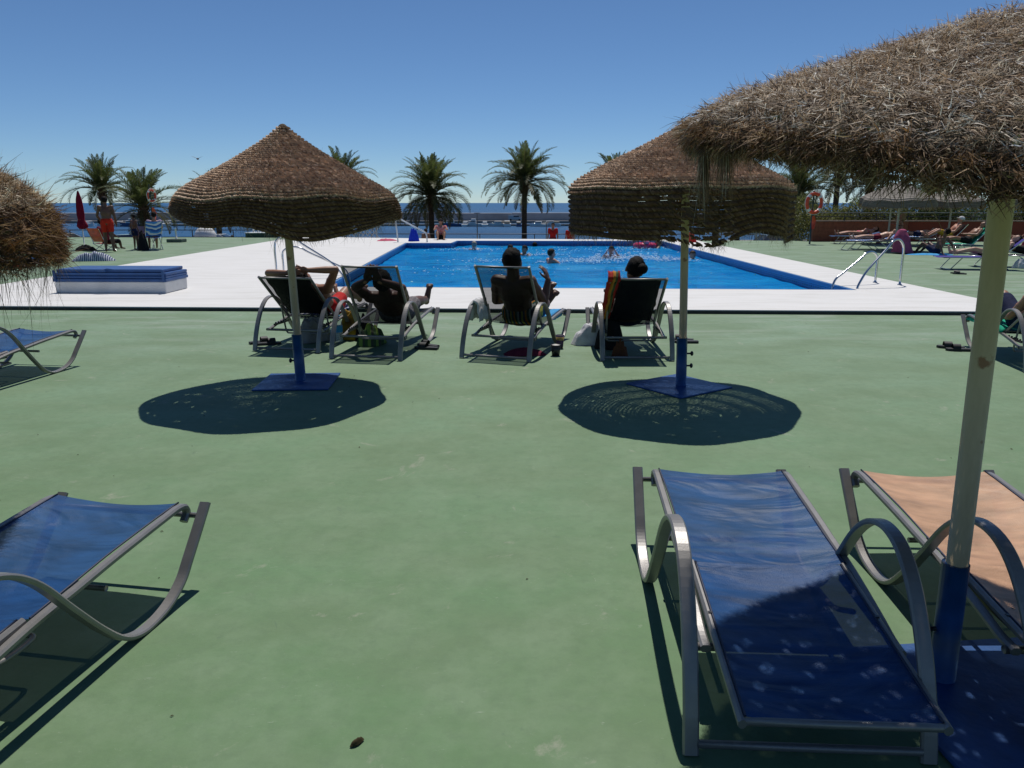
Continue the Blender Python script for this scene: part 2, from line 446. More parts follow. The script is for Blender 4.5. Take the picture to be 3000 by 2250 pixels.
M = {}
M['deck'] = deck_material(); M['white'] = white_material(); M['tile'] = tile_material()
M['pwater'] = pool_water_material(); M['sea'] = sea_material()
M['poolfloor'] = mat('pool_floor_paint', (0.02, 0.46, 0.90), 0.5, var=0.04, scale=2)
M['paving'] = mat('pale_paving', (0.30, 0.28, 0.25), 0.85, var=0.15, scale=0.8)
M['asphalt'] = mat('promenade_asphalt', (0.12, 0.12, 0.12), 0.9, var=0.1, scale=0.5)
M['quay'] = mat('quay_concrete', (0.25, 0.24, 0.22), 0.9, var=0.2, scale=0.4)
M['breakwater'] = mat('breakwater_concrete', (0.36, 0.36, 0.38), 0.9, var=0.12, scale=0.15)

SL = -0.041                                     # the pool lies a little askew
deck_pts = [(-60, -9), (60, -9), (60, 32.9), (12.6, 32.9), (12.0, 33.7), (7.9, 33.9), (7.5, 33.0), (-9.7, 36.0), (-9.95, 36.9), (-60, 37.0)]
green = poly('green_deck', deck_pts, 0.0, M['deck'])
# a real hole for the pool: the deck is cut along the outer edge of the white surround
green.data.clear_geometry()
O = [(-9.9, 11.82), (7.7, 11.10), (7.7, 33.3), (-3.0, 34.3), (-9.9, 36.2)]
P_ = [(-3.57, 14.5), (6.25, 13.95), (6.2, 32.2), (-2.3, 32.5), (-2.4, 30.6), (-4.2, 30.7)]
dv = [(-60, -9), (60, -9), (60, 11.1), (60, 32.9), (12.6, 32.9), (12.0, 33.7), (7.7, 33.9), (-60, 37), (-9.9, 36.9), (-60, 11.82)] + O
def gi(i): return i
vs = [(x, y, 0.0) for x, y in dv]
green.data.from_pydata(vs, [], [(0, 1, 2, 11, 10, 9), (2, 3, 4, 5, 6, 12, 11), (9, 10, 14, 8, 7)])
green.data.update()

# white surround: a raised slab round the pool with a riser to the green deck
zt = 0.06
vs = [(x, y, zt) for x, y in O] + [(x, y, zt) for x, y in P_] + [(x, y, -0.3) for x, y in O] + [(x, y, -0.02) for x, y in P_]
fs = [(0, 1, 6, 5), (1, 2, 7, 6), (2, 3, 8, 7), (3, 4, 10, 9, 8), (4, 0, 5, 10)]
fs += [(i, (i + 1) % 5, 11 + (i + 1) % 5, 11 + i) for i in range(5)]
fs += [(5 + i, 5 + (i + 1) % 6, 16 + (i + 1) % 6, 16 + i) for i in range(6)]
me = bpy.data.meshes.new('white_paving'); me.from_pydata(vs, [], fs); me.update()
wp = link('white_paving', me, M['white']); wp['kind'] = 'structure'
# dark strip added along the surround's riser: the step's shadow put into colour
shadow_mb = MB()
def edge_strip(a, b, z0, z1, off):
    a = Vector((a[0], a[1], 0)); b = Vector((b[0], b[1], 0)); d = (b - a).normalized(); nn = Vector((d.y, -d.x, 0)) * off
    shadow_mb.add([(a.x + nn.x, a.y + nn.y, z0), (b.x + nn.x, b.y + nn.y, z0), (b.x + nn.x, b.y + nn.y, z1), (a.x + nn.x, a.y + nn.y, z1)], [(0, 1, 2, 3)])
edge_strip(O[0], O[1], 0.001, 0.046, 0.012)
M['skirt'] = mat('step_shadow_dark', (0.03, 0.035, 0.035), 0.8)  # near-black tone of the painted step shadow
o = shadow_mb.build('step_shadow_strip', M['skirt']); o['kind'] = 'structure'

# pool basin (walls stand 3 cm proud of the surround's own edge) and its floor
cx_, cy_ = 1.0, 23.5
def inset(pt, d):
    v = Vector((cx_ - pt[0], cy_ - pt[1])); v.normalize(); return (pt[0] + v.x * d, pt[1] + v.y * d)
W = [(-3.55, 14.52), (6.23, 13.97), (6.18, 32.18), (-2.28, 32.48), (-2.38, 30.58), (-4.18, 30.68)]
top = [(x, y, zt - 0.012) for x, y in W]; bot = [(x, y, -1.5) for x, y in W]
me = bpy.data.meshes.new('pool_wall')
me.from_pydata(top + bot, [], [(i, (i + 1) % 6, 6 + (i + 1) % 6, 6 + i) for i in range(6)]); me.update()
pw = link('pool_wall', me, M['tile']); pw['kind'] = 'structure'
poly('pool_floor', W, -1.5, M['poolfloor'])
# blue coping strip just inside the surround
cp = MB()
for i in range(6):
    a, b = Vector((*W[i], 0)), Vector((*W[(i + 1) % 6], 0))
    d = (b - a); L = d.length; d.normalize(); nn = Vector((-d.y, d.x, 0))
    q = a + d * L / 2 + nn * 0.03
    cp.box((q.x, q.y, zt - 0.03), (L - 0.07, 0.05, 0.06), Matrix(((d.x, -d.y, 0), (d.y, d.x, 0), (0, 0, 1))))
M['coping'] = mat('blue_coping_paint', (0.05, 0.20, 0.46), 0.4, var=0.08, scale=3)
o = cp.build('pool_edge', M['coping']); o['kind'] = 'structure'
# water: a rippled sheet
WZ = -0.15
nx, ny = 90, 150
xs = np.linspace(-4.25, 6.3, nx); ys = np.linspace(13.9, 32.55, ny)
X, Y = np.meshgrid(xs, ys)
def wave(X, Y):
    z = np.zeros_like(X); r = np.random.RandomState(3)
    for i in range(14):
        a = r.uniform(0, 2 * PI); k = 2 * PI / r.uniform(0.5, 1.8); z += 0.0035 * np.sin(k * (X * math.cos(a) + Y * math.sin(a)) + r.uniform(0, 6))
    for (bx, by) in ((3.4, 24.0), (1.4, 22), (0, 25), (4.6, 30)):
        d = np.hypot(X - bx, Y - by); z += 0.02 * np.sin(d * 9) * np.exp(-d * 0.9)
    return z
Z = WZ + wave(X, Y)
# keep the sheet inside the basin by clamping it to the wall line
def clampx(Y):
    t = (Y - 14.5) / (30.7 - 14.5); return -3.57 + t * (-4.2 + 3.57)
X = np.maximum(X, clampx(Y)); X = np.minimum(X, 6.25 - (Y - 13.95) / 18.3 * 0.05)
Yn = 14.5 + (X + 3.57) / 9.82 * (-0.55); Y = np.maximum(Y, Yn)
Y = np.minimum(Y, 32.5 - (X + 2.3) / 8.5 * 0.3)
vtx = np.stack([X, Y, Z], -1).reshape(-1, 3)
idx = np.arange(nx * ny).reshape(ny, nx)
q = np.stack([idx[:-1, :-1], idx[:-1, 1:], idx[1:, 1:], idx[1:, :-1]], -1).reshape(-1, 4)
cen = vtx[q].mean(1); keep = ~((cen[:, 0] < -2.35) & (cen[:, 1] > 30.62))
wo = link('pool_water', npmesh('pool_water', vtx, q[keep], smooth=True), M['pwater']); wo['kind'] = 'structure'

# lower terrace, promenade, quay, harbour water, open sea
tz = -0.95
me = bpy.data.meshes.new('lower_terrace')
me.from_pydata([(-70, 30, tz), (70, 30, tz), (70, 41, tz), (-70, 41, tz)], [], [(0, 1, 2, 3)]); me.update()
o = link('lower_terrace', me, M['paving']); o['kind'] = 'structure'
# retaining faces under the far edge of the deck
rt = MB()
E_ = [(-60, 37.0), (-9.9, 36.9), (-9.9, 36.2), (-3.0, 34.3), (7.7, 33.3), (7.7, 33.9), (12.0, 33.7), (12.6, 32.9), (60, 32.9)]
for a, b in zip(E_[:-1], E_[1:]):
    rt.add([(a[0], a[1], -0.004), (b[0], b[1], -0.004), (b[0], b[1], tz), (a[0], a[1], tz)], [(0, 1, 2, 3)])
o = rt.build('retaining_wall', M['quay']); o['kind'] = 'structure'
poly('promenade', [(-160, 41), (160, 41), (160, 73), (-160, 73)], -1.9, M['asphalt'], thick=4.8)
poly('quay', [(-160, 73), (160, 73), (160, 74.2), (-160, 74.2)], -1.85, M['quay'], thick=4.8)
poly('harbour_water', [(-12000, 74), (12000, 74), (12000, 14000), (-12000, 14000)], -6.4, M['sea'])
poly('ground', [(-12000, -8000), (12000, -8000), (12000, 74), (-12000, 74)], -6.0, M['quay'])

# long sea wall with its road ledge
def long_box(mb, x0, x1, y0, y1, z0, z1): mb.box(((x0 + x1) / 2, (y0 + y1) / 2, (z0 + z1) / 2), (x1 - x0, y1 - y0, z1 - z0))
sw = thing('sea_wall', 'long dark grey concrete breakwater wall between the harbour and the open sea', 'sea wall', (0, 318, -6.4))
k = 0
for i in range(-13, 14):
    x0 = i * 24.0; b = MB(); hgt = 4.0 + 0.12 * math.sin(i * 1.7)
    b.box((x0 + 11.97, 3, hgt / 2), (23.94, 5.0, hgt), bev=0.15)
    b.build('wall_section', M['breakwater'], sw)
b = MB(); long_box(b, -324, 324, -6, 0.4, -0.6, 0.9); b.build('ledge', mat('ledge_concrete', (0.24, 0.23, 0.215), 0.9), sw)

# ================================================================ STRAW UMBRELLAS
M['straw'] = straw_mat('straw')
M['straw_back'] = mat('straw_underlay', (0.13, 0.085, 0.045), 0.9, var=0.25, scale=30, bump=0.6, bscale=90)
M['pole_cream'] = mat('cream_pole_paint', (0.50, 0.48, 0.36), 0.45, var=0.10, scale=6)
def pole_material():
    m, n, l, p = nmat('cream_painted_pole')
    tc = n.new('ShaderNodeTexCoord')
    mp = n.new('ShaderNodeMapping'); mp.inputs['Scale'].default_value = (10, 10, 2.2); l.new(tc.outputs['Object'], mp.inputs[0])
    z = n.new('ShaderNodeTexNoise'); z.inputs['Scale'].default_value = 1.0; z.inputs['Detail'].default_value = 8; z.inputs['Roughness'].default_value = 0.7; l.new(mp.outputs[0], z.inputs['Vector'])
    r = ramp(n, [(0.3, (0.45, 0.335, 0.19)), (0.6, (0.60, 0.46, 0.27))]); l.new(z.outputs['Fac'], r.inputs['Fac'])
    z2 = n.new('ShaderNodeTexNoise'); z2.inputs['Scale'].default_value = 14; z2.inputs['Detail'].default_value = 6; l.new(tc.outputs['Object'], z2.inputs['Vector'])
    r2 = ramp(n, [(0.66, 0.0), (0.72, 0.9)]); l.new(z2.outputs['Fac'], r2.inputs['Fac'])
    sx = n.new('ShaderNodeSeparateXYZ'); l.new(tc.outputs['Object'], sx.inputs[0])
    mr = n.new('ShaderNodeMapRange'); mr.inputs[1].default_value = 0.50; mr.inputs[2].default_value = 0.40; l.new(sx.outputs['Z'], mr.inputs[0])
    mr.inputs[4].default_value = 0.25
    ad = n.new('ShaderNodeMath'); ad.operation = 'ADD'; ad.use_clamp = True; l.new(r2.outputs['Color'], ad.inputs[0]); l.new(mr.outputs[0], ad.inputs[1])
    x = n.new('ShaderNodeMix'); x.data_type = 'RGBA'; l.new(ad.outputs[0], x.inputs[0]); l.new(r.outputs['Color'], x.inputs[6]); x.inputs[7].default_value = (0.28, 0.12, 0.045, 1)
    l.new(x.outputs[2], p.inputs['Base Color']); p.inputs['Roughness'].default_value = 0.5
    return m
M['pole'] = pole_material()
M['blue_steel'] = mat('blue_painted_steel', (0.015, 0.076, 0.245), 0.42, var=0.18, scale=9, bump=0.15, bscale=40)
M['black_plastic'] = mat('black_plastic', (0.015, 0.015, 0.018), 0.4)

def norm(a): return a / (np.linalg.norm(a, axis=-1, keepdims=True) + 1e-9)

class Canopy:
    """cone (s 0..1) that turns down into a hanging skirt (s 1..2)"""
    def __init__(c, R0, za, zb, flap, seed, rh=(), zh=(), fh=(), top=(0, 0), curve=0.86, flare=0.02, off=(0, 0), sagr=.035):
        c.off, c.sagr = off, sagr
        c.R0, c.za, c.zb, c.flap, c.rh, c.zh, c.fh, c.top, c.curve, c.flare = R0, za, zb, flap, rh, zh, fh, top, curve, flare
        c.r = np.random.RandomState(seed)
    @staticmethod
    def har(h, ph): return sum((a * np.cos(k * (ph - p)) for a, k, p in h), np.zeros_like(ph))
    @staticmethod
    def dips(h, ph): return sum((a * np.exp(-((np.angle(np.exp(1j * (ph - p)))) / wd) ** 2) for a, p, wd in h), np.zeros_like(ph))
    def P(c, ph, s):
        ph = np.asarray(ph, float); s = np.asarray(s, float); ph, s = np.broadcast_arrays(ph, s)
        Rr = c.R0 * (1 + c.har(c.rh, ph)); zb = c.zb + c.dips(c.zh, ph)
        sc = np.clip(s, 0, 1); sf = np.clip(s - 1, 0, 1)
        r = Rr * (0.03 + 0.97 * sc); g = sc ** c.curve
        z = c.za - (c.za - zb) * g
        rnd = np.clip((s - 0.84) / 0.16, 0, 1) ** 2 * 0.032
        z = z - rnd
        fl = np.maximum(0.05, c.flap + c.dips(c.fh, ph))
        r = r - Rr * .022 * np.clip((s - .9) / .1, 0, 1) ** 2
        r = r + Rr * c.flare * np.sin(sf * PI * 0.7) + 0.015 * np.sin(ph * 9 + 2) * sf
        z = z - fl * sf
        sg = (np.sin(4 * ph + .6) ** 2 + .4 * np.sin(3 * ph + 1.7)) * np.clip(sc, 0, 1) ** 1.6
        z = z - c.sagr * sg; r = r * (1 - .6 * c.sagr * np.sin(4 * ph + .6) ** 2 * sc)
        k = 1 - sc
        return np.stack([r * np.cos(ph) + c.top[0] * k + c.off[0] * np.clip(sc * 1.5, 0, 1), r * np.sin(ph) + c.top[1] * k + c.off[1] * sc, z], -1)
    def N(c, ph, s):
        e = 1e-3
        a = c.P(ph + e, s) - c.P(ph - e, s); b = c.P(ph, np.asarray(s) + e) - c.P(ph, np.asarray(s) - e)
        n = norm(np.cross(b, a)); return n, norm(a), norm(b)      # outward normal, around, downhill

def strands(org, dr, nrm, length, width, curl, cols, seg=3, droop=0.0, seed=0):
    """many thin tapered blades; org, dr, nrm (n,3)"""
    r = np.random.RandomState(seed); n = len(org)
    dr = norm(dr); side = norm(np.cross(dr, nrm) + r.normal(0, 0.3, (n, 3)))
    cv = norm(r.normal(0, 1, (n, 3)) + nrm * 0.4)
    L = np.asarray(length)[:, None] * np.ones((n, 1)); W_ = np.asarray(width)[:, None] * np.ones((n, 1))
    vs = np.zeros((n, (seg + 1) * 2, 3)); cu = np.asarray(curl)[:, None] * np.ones((n, 1))
    for k in range(seg + 1):
        t = k / seg
        p = org + dr * L * t + cv * L * cu * t * t + np.array([0, 0, -1.0]) * L * droop * t * t
        ww = W_ * (1 - t * 0.85) * 0.5
        vs[:, 2 * k] = p - side * ww; vs[:, 2 * k + 1] = p + side * ww
    f = np.array([[2 * k, 2 * k + 1, 2 * k + 3, 2 * k + 2] for k in range(seg)])
    F = (f[None] + (np.arange(n) * (seg + 1) * 2)[:, None, None]).reshape(-1, 4)
    C = np.repeat(cols[:, None, :], (seg + 1) * 2, 1).reshape(-1, 3)
    return vs.reshape(-1, 3), F, C

OCT_V = None
def stitches(cen, a, b, n_, la, lb, ln, cols):
    """pointed, faceted braid lobes"""
    N = len(cen); la, lb, ln = (np.asarray(q)[:, None] for q in (la, lb, ln))
    vs = np.stack([cen - a * la, cen + a * la,
                   cen - a * la * .45 + b * lb + n_ * ln * .2, cen + a * la * .45 + b * lb + n_ * ln * .2,
                   cen - a * la * .45 - b * lb + n_ * ln * .2, cen + a * la * .45 - b * lb + n_ * ln * .2,
                   cen - a * la * .4 + n_ * ln, cen + a * la * .4 + n_ * ln], 1)
    f = np.array([[0, 6, 2, 2], [0, 4, 6, 6], [2, 6, 7, 3], [6, 4, 5, 7], [3, 7, 1, 1], [7, 5, 1, 1], [0, 2, 3, 1], [0, 1, 5, 4]])
    tri = np.array([[0, 6, 2], [0, 4, 6], [2, 6, 7], [2, 7, 3], [6, 4, 5], [6, 5, 7], [3, 7, 1], [7, 5, 1], [2, 3, 4], [3, 5, 4]])
    F = (tri[None] + (np.arange(N) * 8)[:, None, None]).reshape(-1, 3)
    return vs.reshape(-1, 3), F, np.repeat(cols[:, None], 8, 1).reshape(-1, 3)

def straw_cols(r, n, base=(0.30, 0.215, 0.13), pale=(0.62, 0.52, 0.38), dark=(0.12, 0.075, 0.04), pp=0.18, pd=0.3, jit=0.15):
    c = np.tile(np.array(base), (n, 1)); u = r.uniform(0, 1, n)
    c[u < pp] = pale; c[u > 1 - pd] = dark
    return np.clip(c * (1 + r.normal(0, jit, (n, 1))), 0.01, 0.9)

def stand_parts(root, H, lean=(0, 0), rp=0.034, sleeve=0.44, rs_=0.047, plate=0.36, prot=0.0, shift=(0, 0), knob=True, pr=None):
    b = MB(); b.tube([(0, 0, 0.30), (lean[0], lean[1], H)], rp, n=20); b.build('pole', M['pole'], root)
    b = MB(); b.tube([(0, 0, 0.012), (lean[0] * sleeve / H, lean[1] * sleeve / H, sleeve)], rs_, n=20)
    s = b.build('pole_sleeve', M['blue_steel'], root)
    b = MB(); b.box((0, 0, 0), (plate * 2, plate * 2, 0.014), bev=0.004)
    o = b.build('base_plate', M['blue_steel'], root); o.location = (shift[0], shift[1], 0.008); o.rotation_euler = (0, 0, prot)
    if knob:
        for zz in ((0.19, 0.30) if knob == 2 else (0.2,)):
            b = MB(); sd = -1 if knob != 2 else 1
            b.tube([(sd * rs_ * .8, 0, zz), (sd * (rs_ + .03), 0, zz)], 0.008, n=8)
            b.ell((sd * (rs_ + .035), 0, zz), (.014, .022, .022)); b.build('clamp_knob', M['black_plastic'], root)
    # eight thin ribs of the frame under the canopy
    return root

def ribs(root, cn, n=8, ph0=0.2):
    for k in range(n):
        ph = ph0 + 2 * PI * k / n
        a = cn.P(ph, 0.03) ; c = cn.P(ph, 0.98)
        b = MB(); b.tube([(a[0], a[1], a[2] - 0.035), (c[0] * .985, c[1] * .985, c[2] - 0.03)], 0.008, n=6)
        b.build('rib', M['pole_cream'], root)

def braided_umbrella(loc, cn, label, lean, shift, prot, knob, nrow=32, nflap=9, gaps=0.0, gap_ph=-PI / 2, seed=1, op=None, plate=0.33, fringe_n=1500):
    root = thing('straw_umbrella', label, 'umbrella', loc, 0, 'straw umbrellas standing on blue steel bases')
    stand_parts(root, cn.za - 0.06, lean, plate=plate, prot=prot, shift=shift, knob=knob)
    r = np.random.RandomState(seed)
    cap = MB(); pts = [cn.P(k * PI / 6, 0.012) for k in range(12)]; c0 = np.mean(pts, 0)
    cap.ell((c0[0], c0[1], c0[2] - 0.012), (0.045, 0.045, 0.05)); can = cap.build('canopy', M['straw_back'], root)
    edges = list(np.linspace(0.0, 1.0, nrow + 1)) + list(np.linspace(1.0, 2.0, nflap + 1)[1:])
    for i in range(len(edges) - 1):
        s0, s1 = edges[i], edges[i + 1]; sm = (s0 + s1) / 2; flap = s0 >= 1 - 1e-6
        rad = float(np.linalg.norm(cn.P(0.0, sm)[:2])); pitch = np.linalg.norm(cn.P(0.0, s1) - cn.P(0.0, s0))
        circ = 2 * PI * max(rad, .03); m = max(8, int(circ / 0.026))
        # the row's own band of plaited straw, with slits between rows
        nb = max(12, int(circ / .05)); ph = np.linspace(0, 2 * PI, nb, endpoint=False)
        cov0, cov1 = (0.10, 0.80) if not flap else (0.06, 0.90)
        nn, _, _ = cn.N(ph, np.full(nb, sm))
        opn = np.zeros(nb)
        for (o_ph, o_w, o_a) in (op or []): opn += o_a * np.exp(-(np.angle(np.exp(1j * (ph - o_ph))) / o_w) ** 2)
        opn = np.clip(opn * (.80 + .35 * np.sin(ph * 2 + i * .9)) * (.25 if flap else 1), 0, 1) * (1.0 if i % 7 not in (2, 3) else .2)
        cov0 = .08 * opn; cov1 = 1.05 - .33 * opn
        a = cn.P(ph, s0 + (s1 - s0) * cov0) - nn * 0.006; c = cn.P(ph, s0 + (s1 - s0) * cov1) - nn * 0.006
        V = np.concatenate([a, c]); k = np.arange(nb); k2 = (k + 1) % nb
        kp = r.uniform(0, 1, nb) > (0.02 if not flap else 0.05)
        if gaps and flap:
            d = np.abs(np.angle(np.exp(1j * (ph - gap_ph)))); kp &= ~((d < 0.33) & (r.uniform(0, 1, nb) < gaps))
        tri1 = np.stack([k, k2, k2 + nb], 1)[kp]; tri2 = np.stack([k, k2 + nb, k + nb], 1)[kp]
        rowtone = r.uniform(.85, 1.15)
        Fb = np.concatenate([tri1, tri2]); Cb = np.tile([[0.11, 0.07, 0.038]], (len(V), 1))
        # two strands of lobes, slanted against each other = a braid
        vs, fs, cs = [V], [Fb], [Cb]; off = len(V)
        # one plaited rope per row: short slanted lobes lying over each other
        m = max(8, int(circ / .0145)); wob = .10 * np.sin(np.arange(m) * 2 * PI / m * 5 + i * .7)
        for side in (-1, 1):
            ms = m if side > 0 else m // 2
            p0 = (np.arange(ms) + (.5 if side > 0 else 0)) * 2 * PI / ms + r.normal(0, .12 / ms, ms)
            q = np.full(ms, s0 + (s1 - s0) * (.44 if side > 0 else .66)) + r.normal(0, .035 * (s1 - s0), ms)
            n_, ar, dn = cn.N(p0, q); cen = cn.P(p0, q) + n_ * (.004 if side > 0 else -.002)
            tl = (.62 if side > 0 else -.35) + r.normal(0, .10, ms)
            A = norm(ar * np.cos(tl)[:, None] + dn * np.sin(tl)[:, None] + n_ * r.normal(.10, .08, ms)[:, None]); B = norm(np.cross(n_, A))
            keepm = np.ones(ms, bool)
            if gaps and flap:
                d = np.abs(np.angle(np.exp(1j * (p0 - gap_ph)))); keepm = ~((d < 0.33) & (r.uniform(0, 1, ms) < gaps * 0.8))
            lp = np.linalg.norm(cn.P(p0, s1) - cn.P(p0, s0), axis=-1)
            f_, g_ = np.clip(lp * .58, .008, .026) * r.uniform(.85, 1.15, ms), np.full(ms, .0078) * r.uniform(.85, 1.2, ms)
            tone_ = straw_cols(r, ms, base=(0.56, 0.385, 0.245), pale=(0.78, 0.60, 0.42), dark=(0.36, 0.225, 0.135), pp=.15, pd=.15, jit=.08) * rowtone * (np.array([.42, .34, .26]) if flap else 1)  # skirt rows take a darker tone: shade painted into their straw
            v, f, c_ = stitches(cen, A, B, n_, f_, g_, np.full(ms, .013) * r.uniform(.7, 1.3, ms), tone_ * (1 if side > 0 else .8))
            keepf = np.repeat(keepm, 10); vs.append(v); fs.append(f[keepf] + off); cs.append(c_); off += len(v)
        me = npmesh('braid_row', np.concatenate(vs), np.concatenate(fs), np.concatenate(cs))
        link('braid_row', me, M['straw'], can)
    # fuzz all over and a ragged fringe under the skirt
    n = 5200; ph = r.uniform(0, 2 * PI, n); s = np.sqrt(r.uniform(0.0, 1, n)); s[: n // 4] = r.uniform(1, 2, n // 4)
    nn, ar, dn = cn.N(ph, s)
    d = nn * r.uniform(.15, 1.0, n)[:, None] + dn * r.normal(.2, .6, n)[:, None] + ar * r.normal(0, .8, n)[:, None]
    v, f, c_ = strands(cn.P(ph, s), d, nn, r.uniform(.015, .045, n), np.full(n, .0026), r.normal(0, .5, n), straw_cols(r, n, pp=.3, pd=.15), 2, .1, seed)
    link('loose_straw', npmesh('loose_straw', v, f, c_), M['straw'], can)['kind'] = 'stuff'
    n = fringe_n; ph = r.uniform(0, 2 * PI, n); cl = r.uniform(0, 2 * PI, 26); ix = r.rand(n) < .55; ph[ix] = cl[r.randint(0, 26, ix.sum())] + r.normal(0, .05, ix.sum())
    nn, ar, dn = cn.N(ph, np.full(n, 1.9))
    d = dn + ar * r.normal(0, .35, n)[:, None] + nn * r.normal(.1, .3, n)[:, None]
    ln = r.uniform(.02, .07, n); ln[ix] *= r.uniform(.7, 1.9, ix.sum())
    v, f, c_ = strands(cn.P(ph, np.full(n, 1.98)), d, nn, ln, np.full(n, .0028), r.normal(0, .5, n), straw_cols(r, n, pp=.2, pd=.35), 3, 0, seed + 5)
    link('fringe', npmesh('fringe', v, f, c_), M['straw'], root)['kind'] = 'stuff'
    ribs(root, cn)
    return root

def shaggy_umbrella(loc, cn, label, lean, shift, prot, knob, seed, ntuft=5200, tone='grey', hang=None, rp=.034, rs_=.047, plate=.36, tuftlen=(.035, .075), corner=None):
    root = thing('straw_umbrella', label, 'umbrella', loc, 0, 'straw umbrellas standing on blue steel bases')
    stand_parts(root, cn.za - .06, lean, rp=rp, rs_=rs_, plate=plate, prot=prot, shift=shift, knob=knob)
    r = np.random.RandomState(seed)
    nu, nv = 260, 60; ph, s = np.meshgrid(np.linspace(0, 2 * PI, nu, endpoint=False), np.linspace(0.0, 2.0, nv))
    nn, _, _ = cn.N(ph.ravel(), s.ravel()); v = cn.P(ph.ravel(), s.ravel()) - nn * .02 * (1 + .4 * r.normal(0, 1, (nu * nv, 1)))
    idx = np.arange(nu * nv).reshape(nv, nu); q = np.stack([idx[:-1], np.roll(idx, -1, 1)[:-1], np.roll(idx, -1, 1)[1:], idx[1:]], -1).reshape(-1, 4)
    kp = r.uniform(0, 1, len(q)) > np.where((np.arange(len(q)) // nu) % 3 != 0, .015, .30)
    can = link('canopy', npmesh('canopy', v, q[kp], np.tile([[.15, .10, .055]], (len(v), 1)), True), M['straw_back'], root)
    # tufts laid along the plaited rows
    nr = 30; rows = r.randint(0, nr, ntuft)
    u = r.uniform(0, 1, ntuft); sc = np.sqrt(u * .995 + .002); nfl = int(ntuft * (.22 if tone == 'grey' else .30))
    sc[:nfl] = 1 + r.uniform(0, 1, nfl); sc = np.where(sc < 1, (np.floor(sc * nr) + .5) / nr + r.normal(0, .006, ntuft), sc)
    tp = r.uniform(0, 2 * PI, ntuft); K = 8
    nn, ar, dn = cn.N(tp, sc)
    par = np.where((np.floor(sc * nr).astype(int) % 2) == 0, 1.0, -1.0); wild = r.uniform(0, 1, ntuft) < (.22 if tone == 'grey' else .8)
    td = ar * (par * .75 + r.normal(0, .18, ntuft))[:, None] + dn * (.62 + r.normal(0, .2, ntuft))[:, None] + nn * r.uniform(.10, .45, ntuft)[:, None]
    td[wild] = (ar * r.normal(.3, .8, ntuft)[:, None] + dn * r.normal(.1, .6, ntuft)[:, None] + nn * r.uniform(.1, .8, ntuft)[:, None])[wild]
    if tone == 'grey': tc = straw_cols(r, ntuft, base=(.40, .295, .19), pale=(.76, .68, .56), dark=(.17, .11, .065), pp=.22, pd=.32, jit=.25)
    else: tc = straw_cols(r, ntuft, base=(.30, .19, .09), pale=(.66, .54, .38), dark=(.10, .06, .03), pp=.22, pd=.32, jit=.2)
    # the skirt is browner, and darkened: its shade put into the straw colour
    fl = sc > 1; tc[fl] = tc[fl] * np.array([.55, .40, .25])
    if tone != 'grey':
        topm = (sc < .72) & (r.uniform(0, 1, ntuft) < .7); tc[topm] = np.array([.30, .13, .04]) * (1 + r.normal(0, .2, (topm.sum(), 1)))
    rep = np.repeat(np.arange(ntuft), K); n = len(rep)
    org = cn.P(tp, sc)[rep] + r.normal(0, .010, (n, 3)); d = norm(td)[rep] + r.normal(0, .38 if tone != 'grey' else .24, (n, 3))
    L = r.uniform(*tuftlen, n); cu = r.normal(0, .38 if tone == 'grey' else 1.2, n)
    v, f, c_ = strands(org, d, nn[rep], L, r.uniform(.0018, .0042, n) * (1 if tone == 'grey' else 1.6), cu, np.clip(tc[rep] * (1 + r.normal(0, .18, (n, 1))), .01, .9), 3, .12, seed + 1)
    link('thatch', npmesh('thatch', v, f, c_), M['straw'], can)['kind'] = 'stuff'
    n = 2600 if tone == 'grey' else 1500
    ph = r.uniform(0, 2 * PI, n); ix = r.rand(n) < .6; cl = r.uniform(0, 2 * PI, 40); ph[ix] = cl[r.randint(0, 40, ix.sum())] + r.normal(0, .03, ix.sum())
    nn, ar, dn = cn.N(ph, np.full(n, 1.9)); d = dn * 1.0 + ar * r.normal(0, .5, n)[:, None] + nn * r.normal(.0, .35, n)[:, None]
    ln = r.uniform(.015, .05, n) * (1 + .8 * (r.rand(n) < .12))
    v, f, c_ = strands(cn.P(ph, np.full(n, 1.96)), d, nn, ln, np.full(n, .003), r.normal(0, .5, n), straw_cols(r, n, base=(.22, .14, .075), pp=.15, pd=.35), 3, 0, seed + 5)
    if hang:
        h0, h1, hn = hang; ph = r.uniform(h0, h1, hn); nn, ar, dn = cn.N(ph, np.full(hn, 1.9))
        ln = r.uniform(.05, .22, hn) * r.uniform(.6, 1.1, hn)
        v2, f2, c2 = strands(cn.P(ph, np.full(hn, 1.97)), dn + ar * r.normal(0, .30, hn)[:, None] + nn * r.normal(0, .2, hn)[:, None], nn, ln, np.full(hn, .0032), r.normal(0, .28, hn), straw_cols(r, hn, base=(.16, .12, .06), pp=.05, pd=.5), 7, .35, seed + 9)
        f = np.concatenate([f, f2 + len(v)]); v = np.concatenate([v, v2]); c_ = np.concatenate([c_, c2])
    if corner:
        # a bunch of long loose fibre hanging from a worn corner
        for (cp_, nB, dd, lo, hi) in corner:
            P0 = cn.P(cp_, 1.05); narrow = dd[2] < -.9; ph = np.full(nB, cp_) + r.normal(0, .016 if narrow else .05, nB); nn, ar, dn = cn.N(ph, np.full(nB, 1.1))
            o_ = cn.P(ph, np.full(nB, 1.05)) + r.normal(0, .007 if narrow else .02, (nB, 3))
            v2, f2, c2 = strands(o_, np.array(dd) + r.normal(0, .05 if narrow else .2, (nB, 3)), nn, r.uniform(lo, hi, nB), np.full(nB, .0032), r.normal(0, .15, nB), straw_cols(r, nB, base=(.26, .165, .085), pp=.15, pd=.3), 5, .35, seed + 11)
            f = np.concatenate([f, f2 + len(v)]); v = np.concatenate([v, v2]); c_ = np.concatenate([c_, c2])
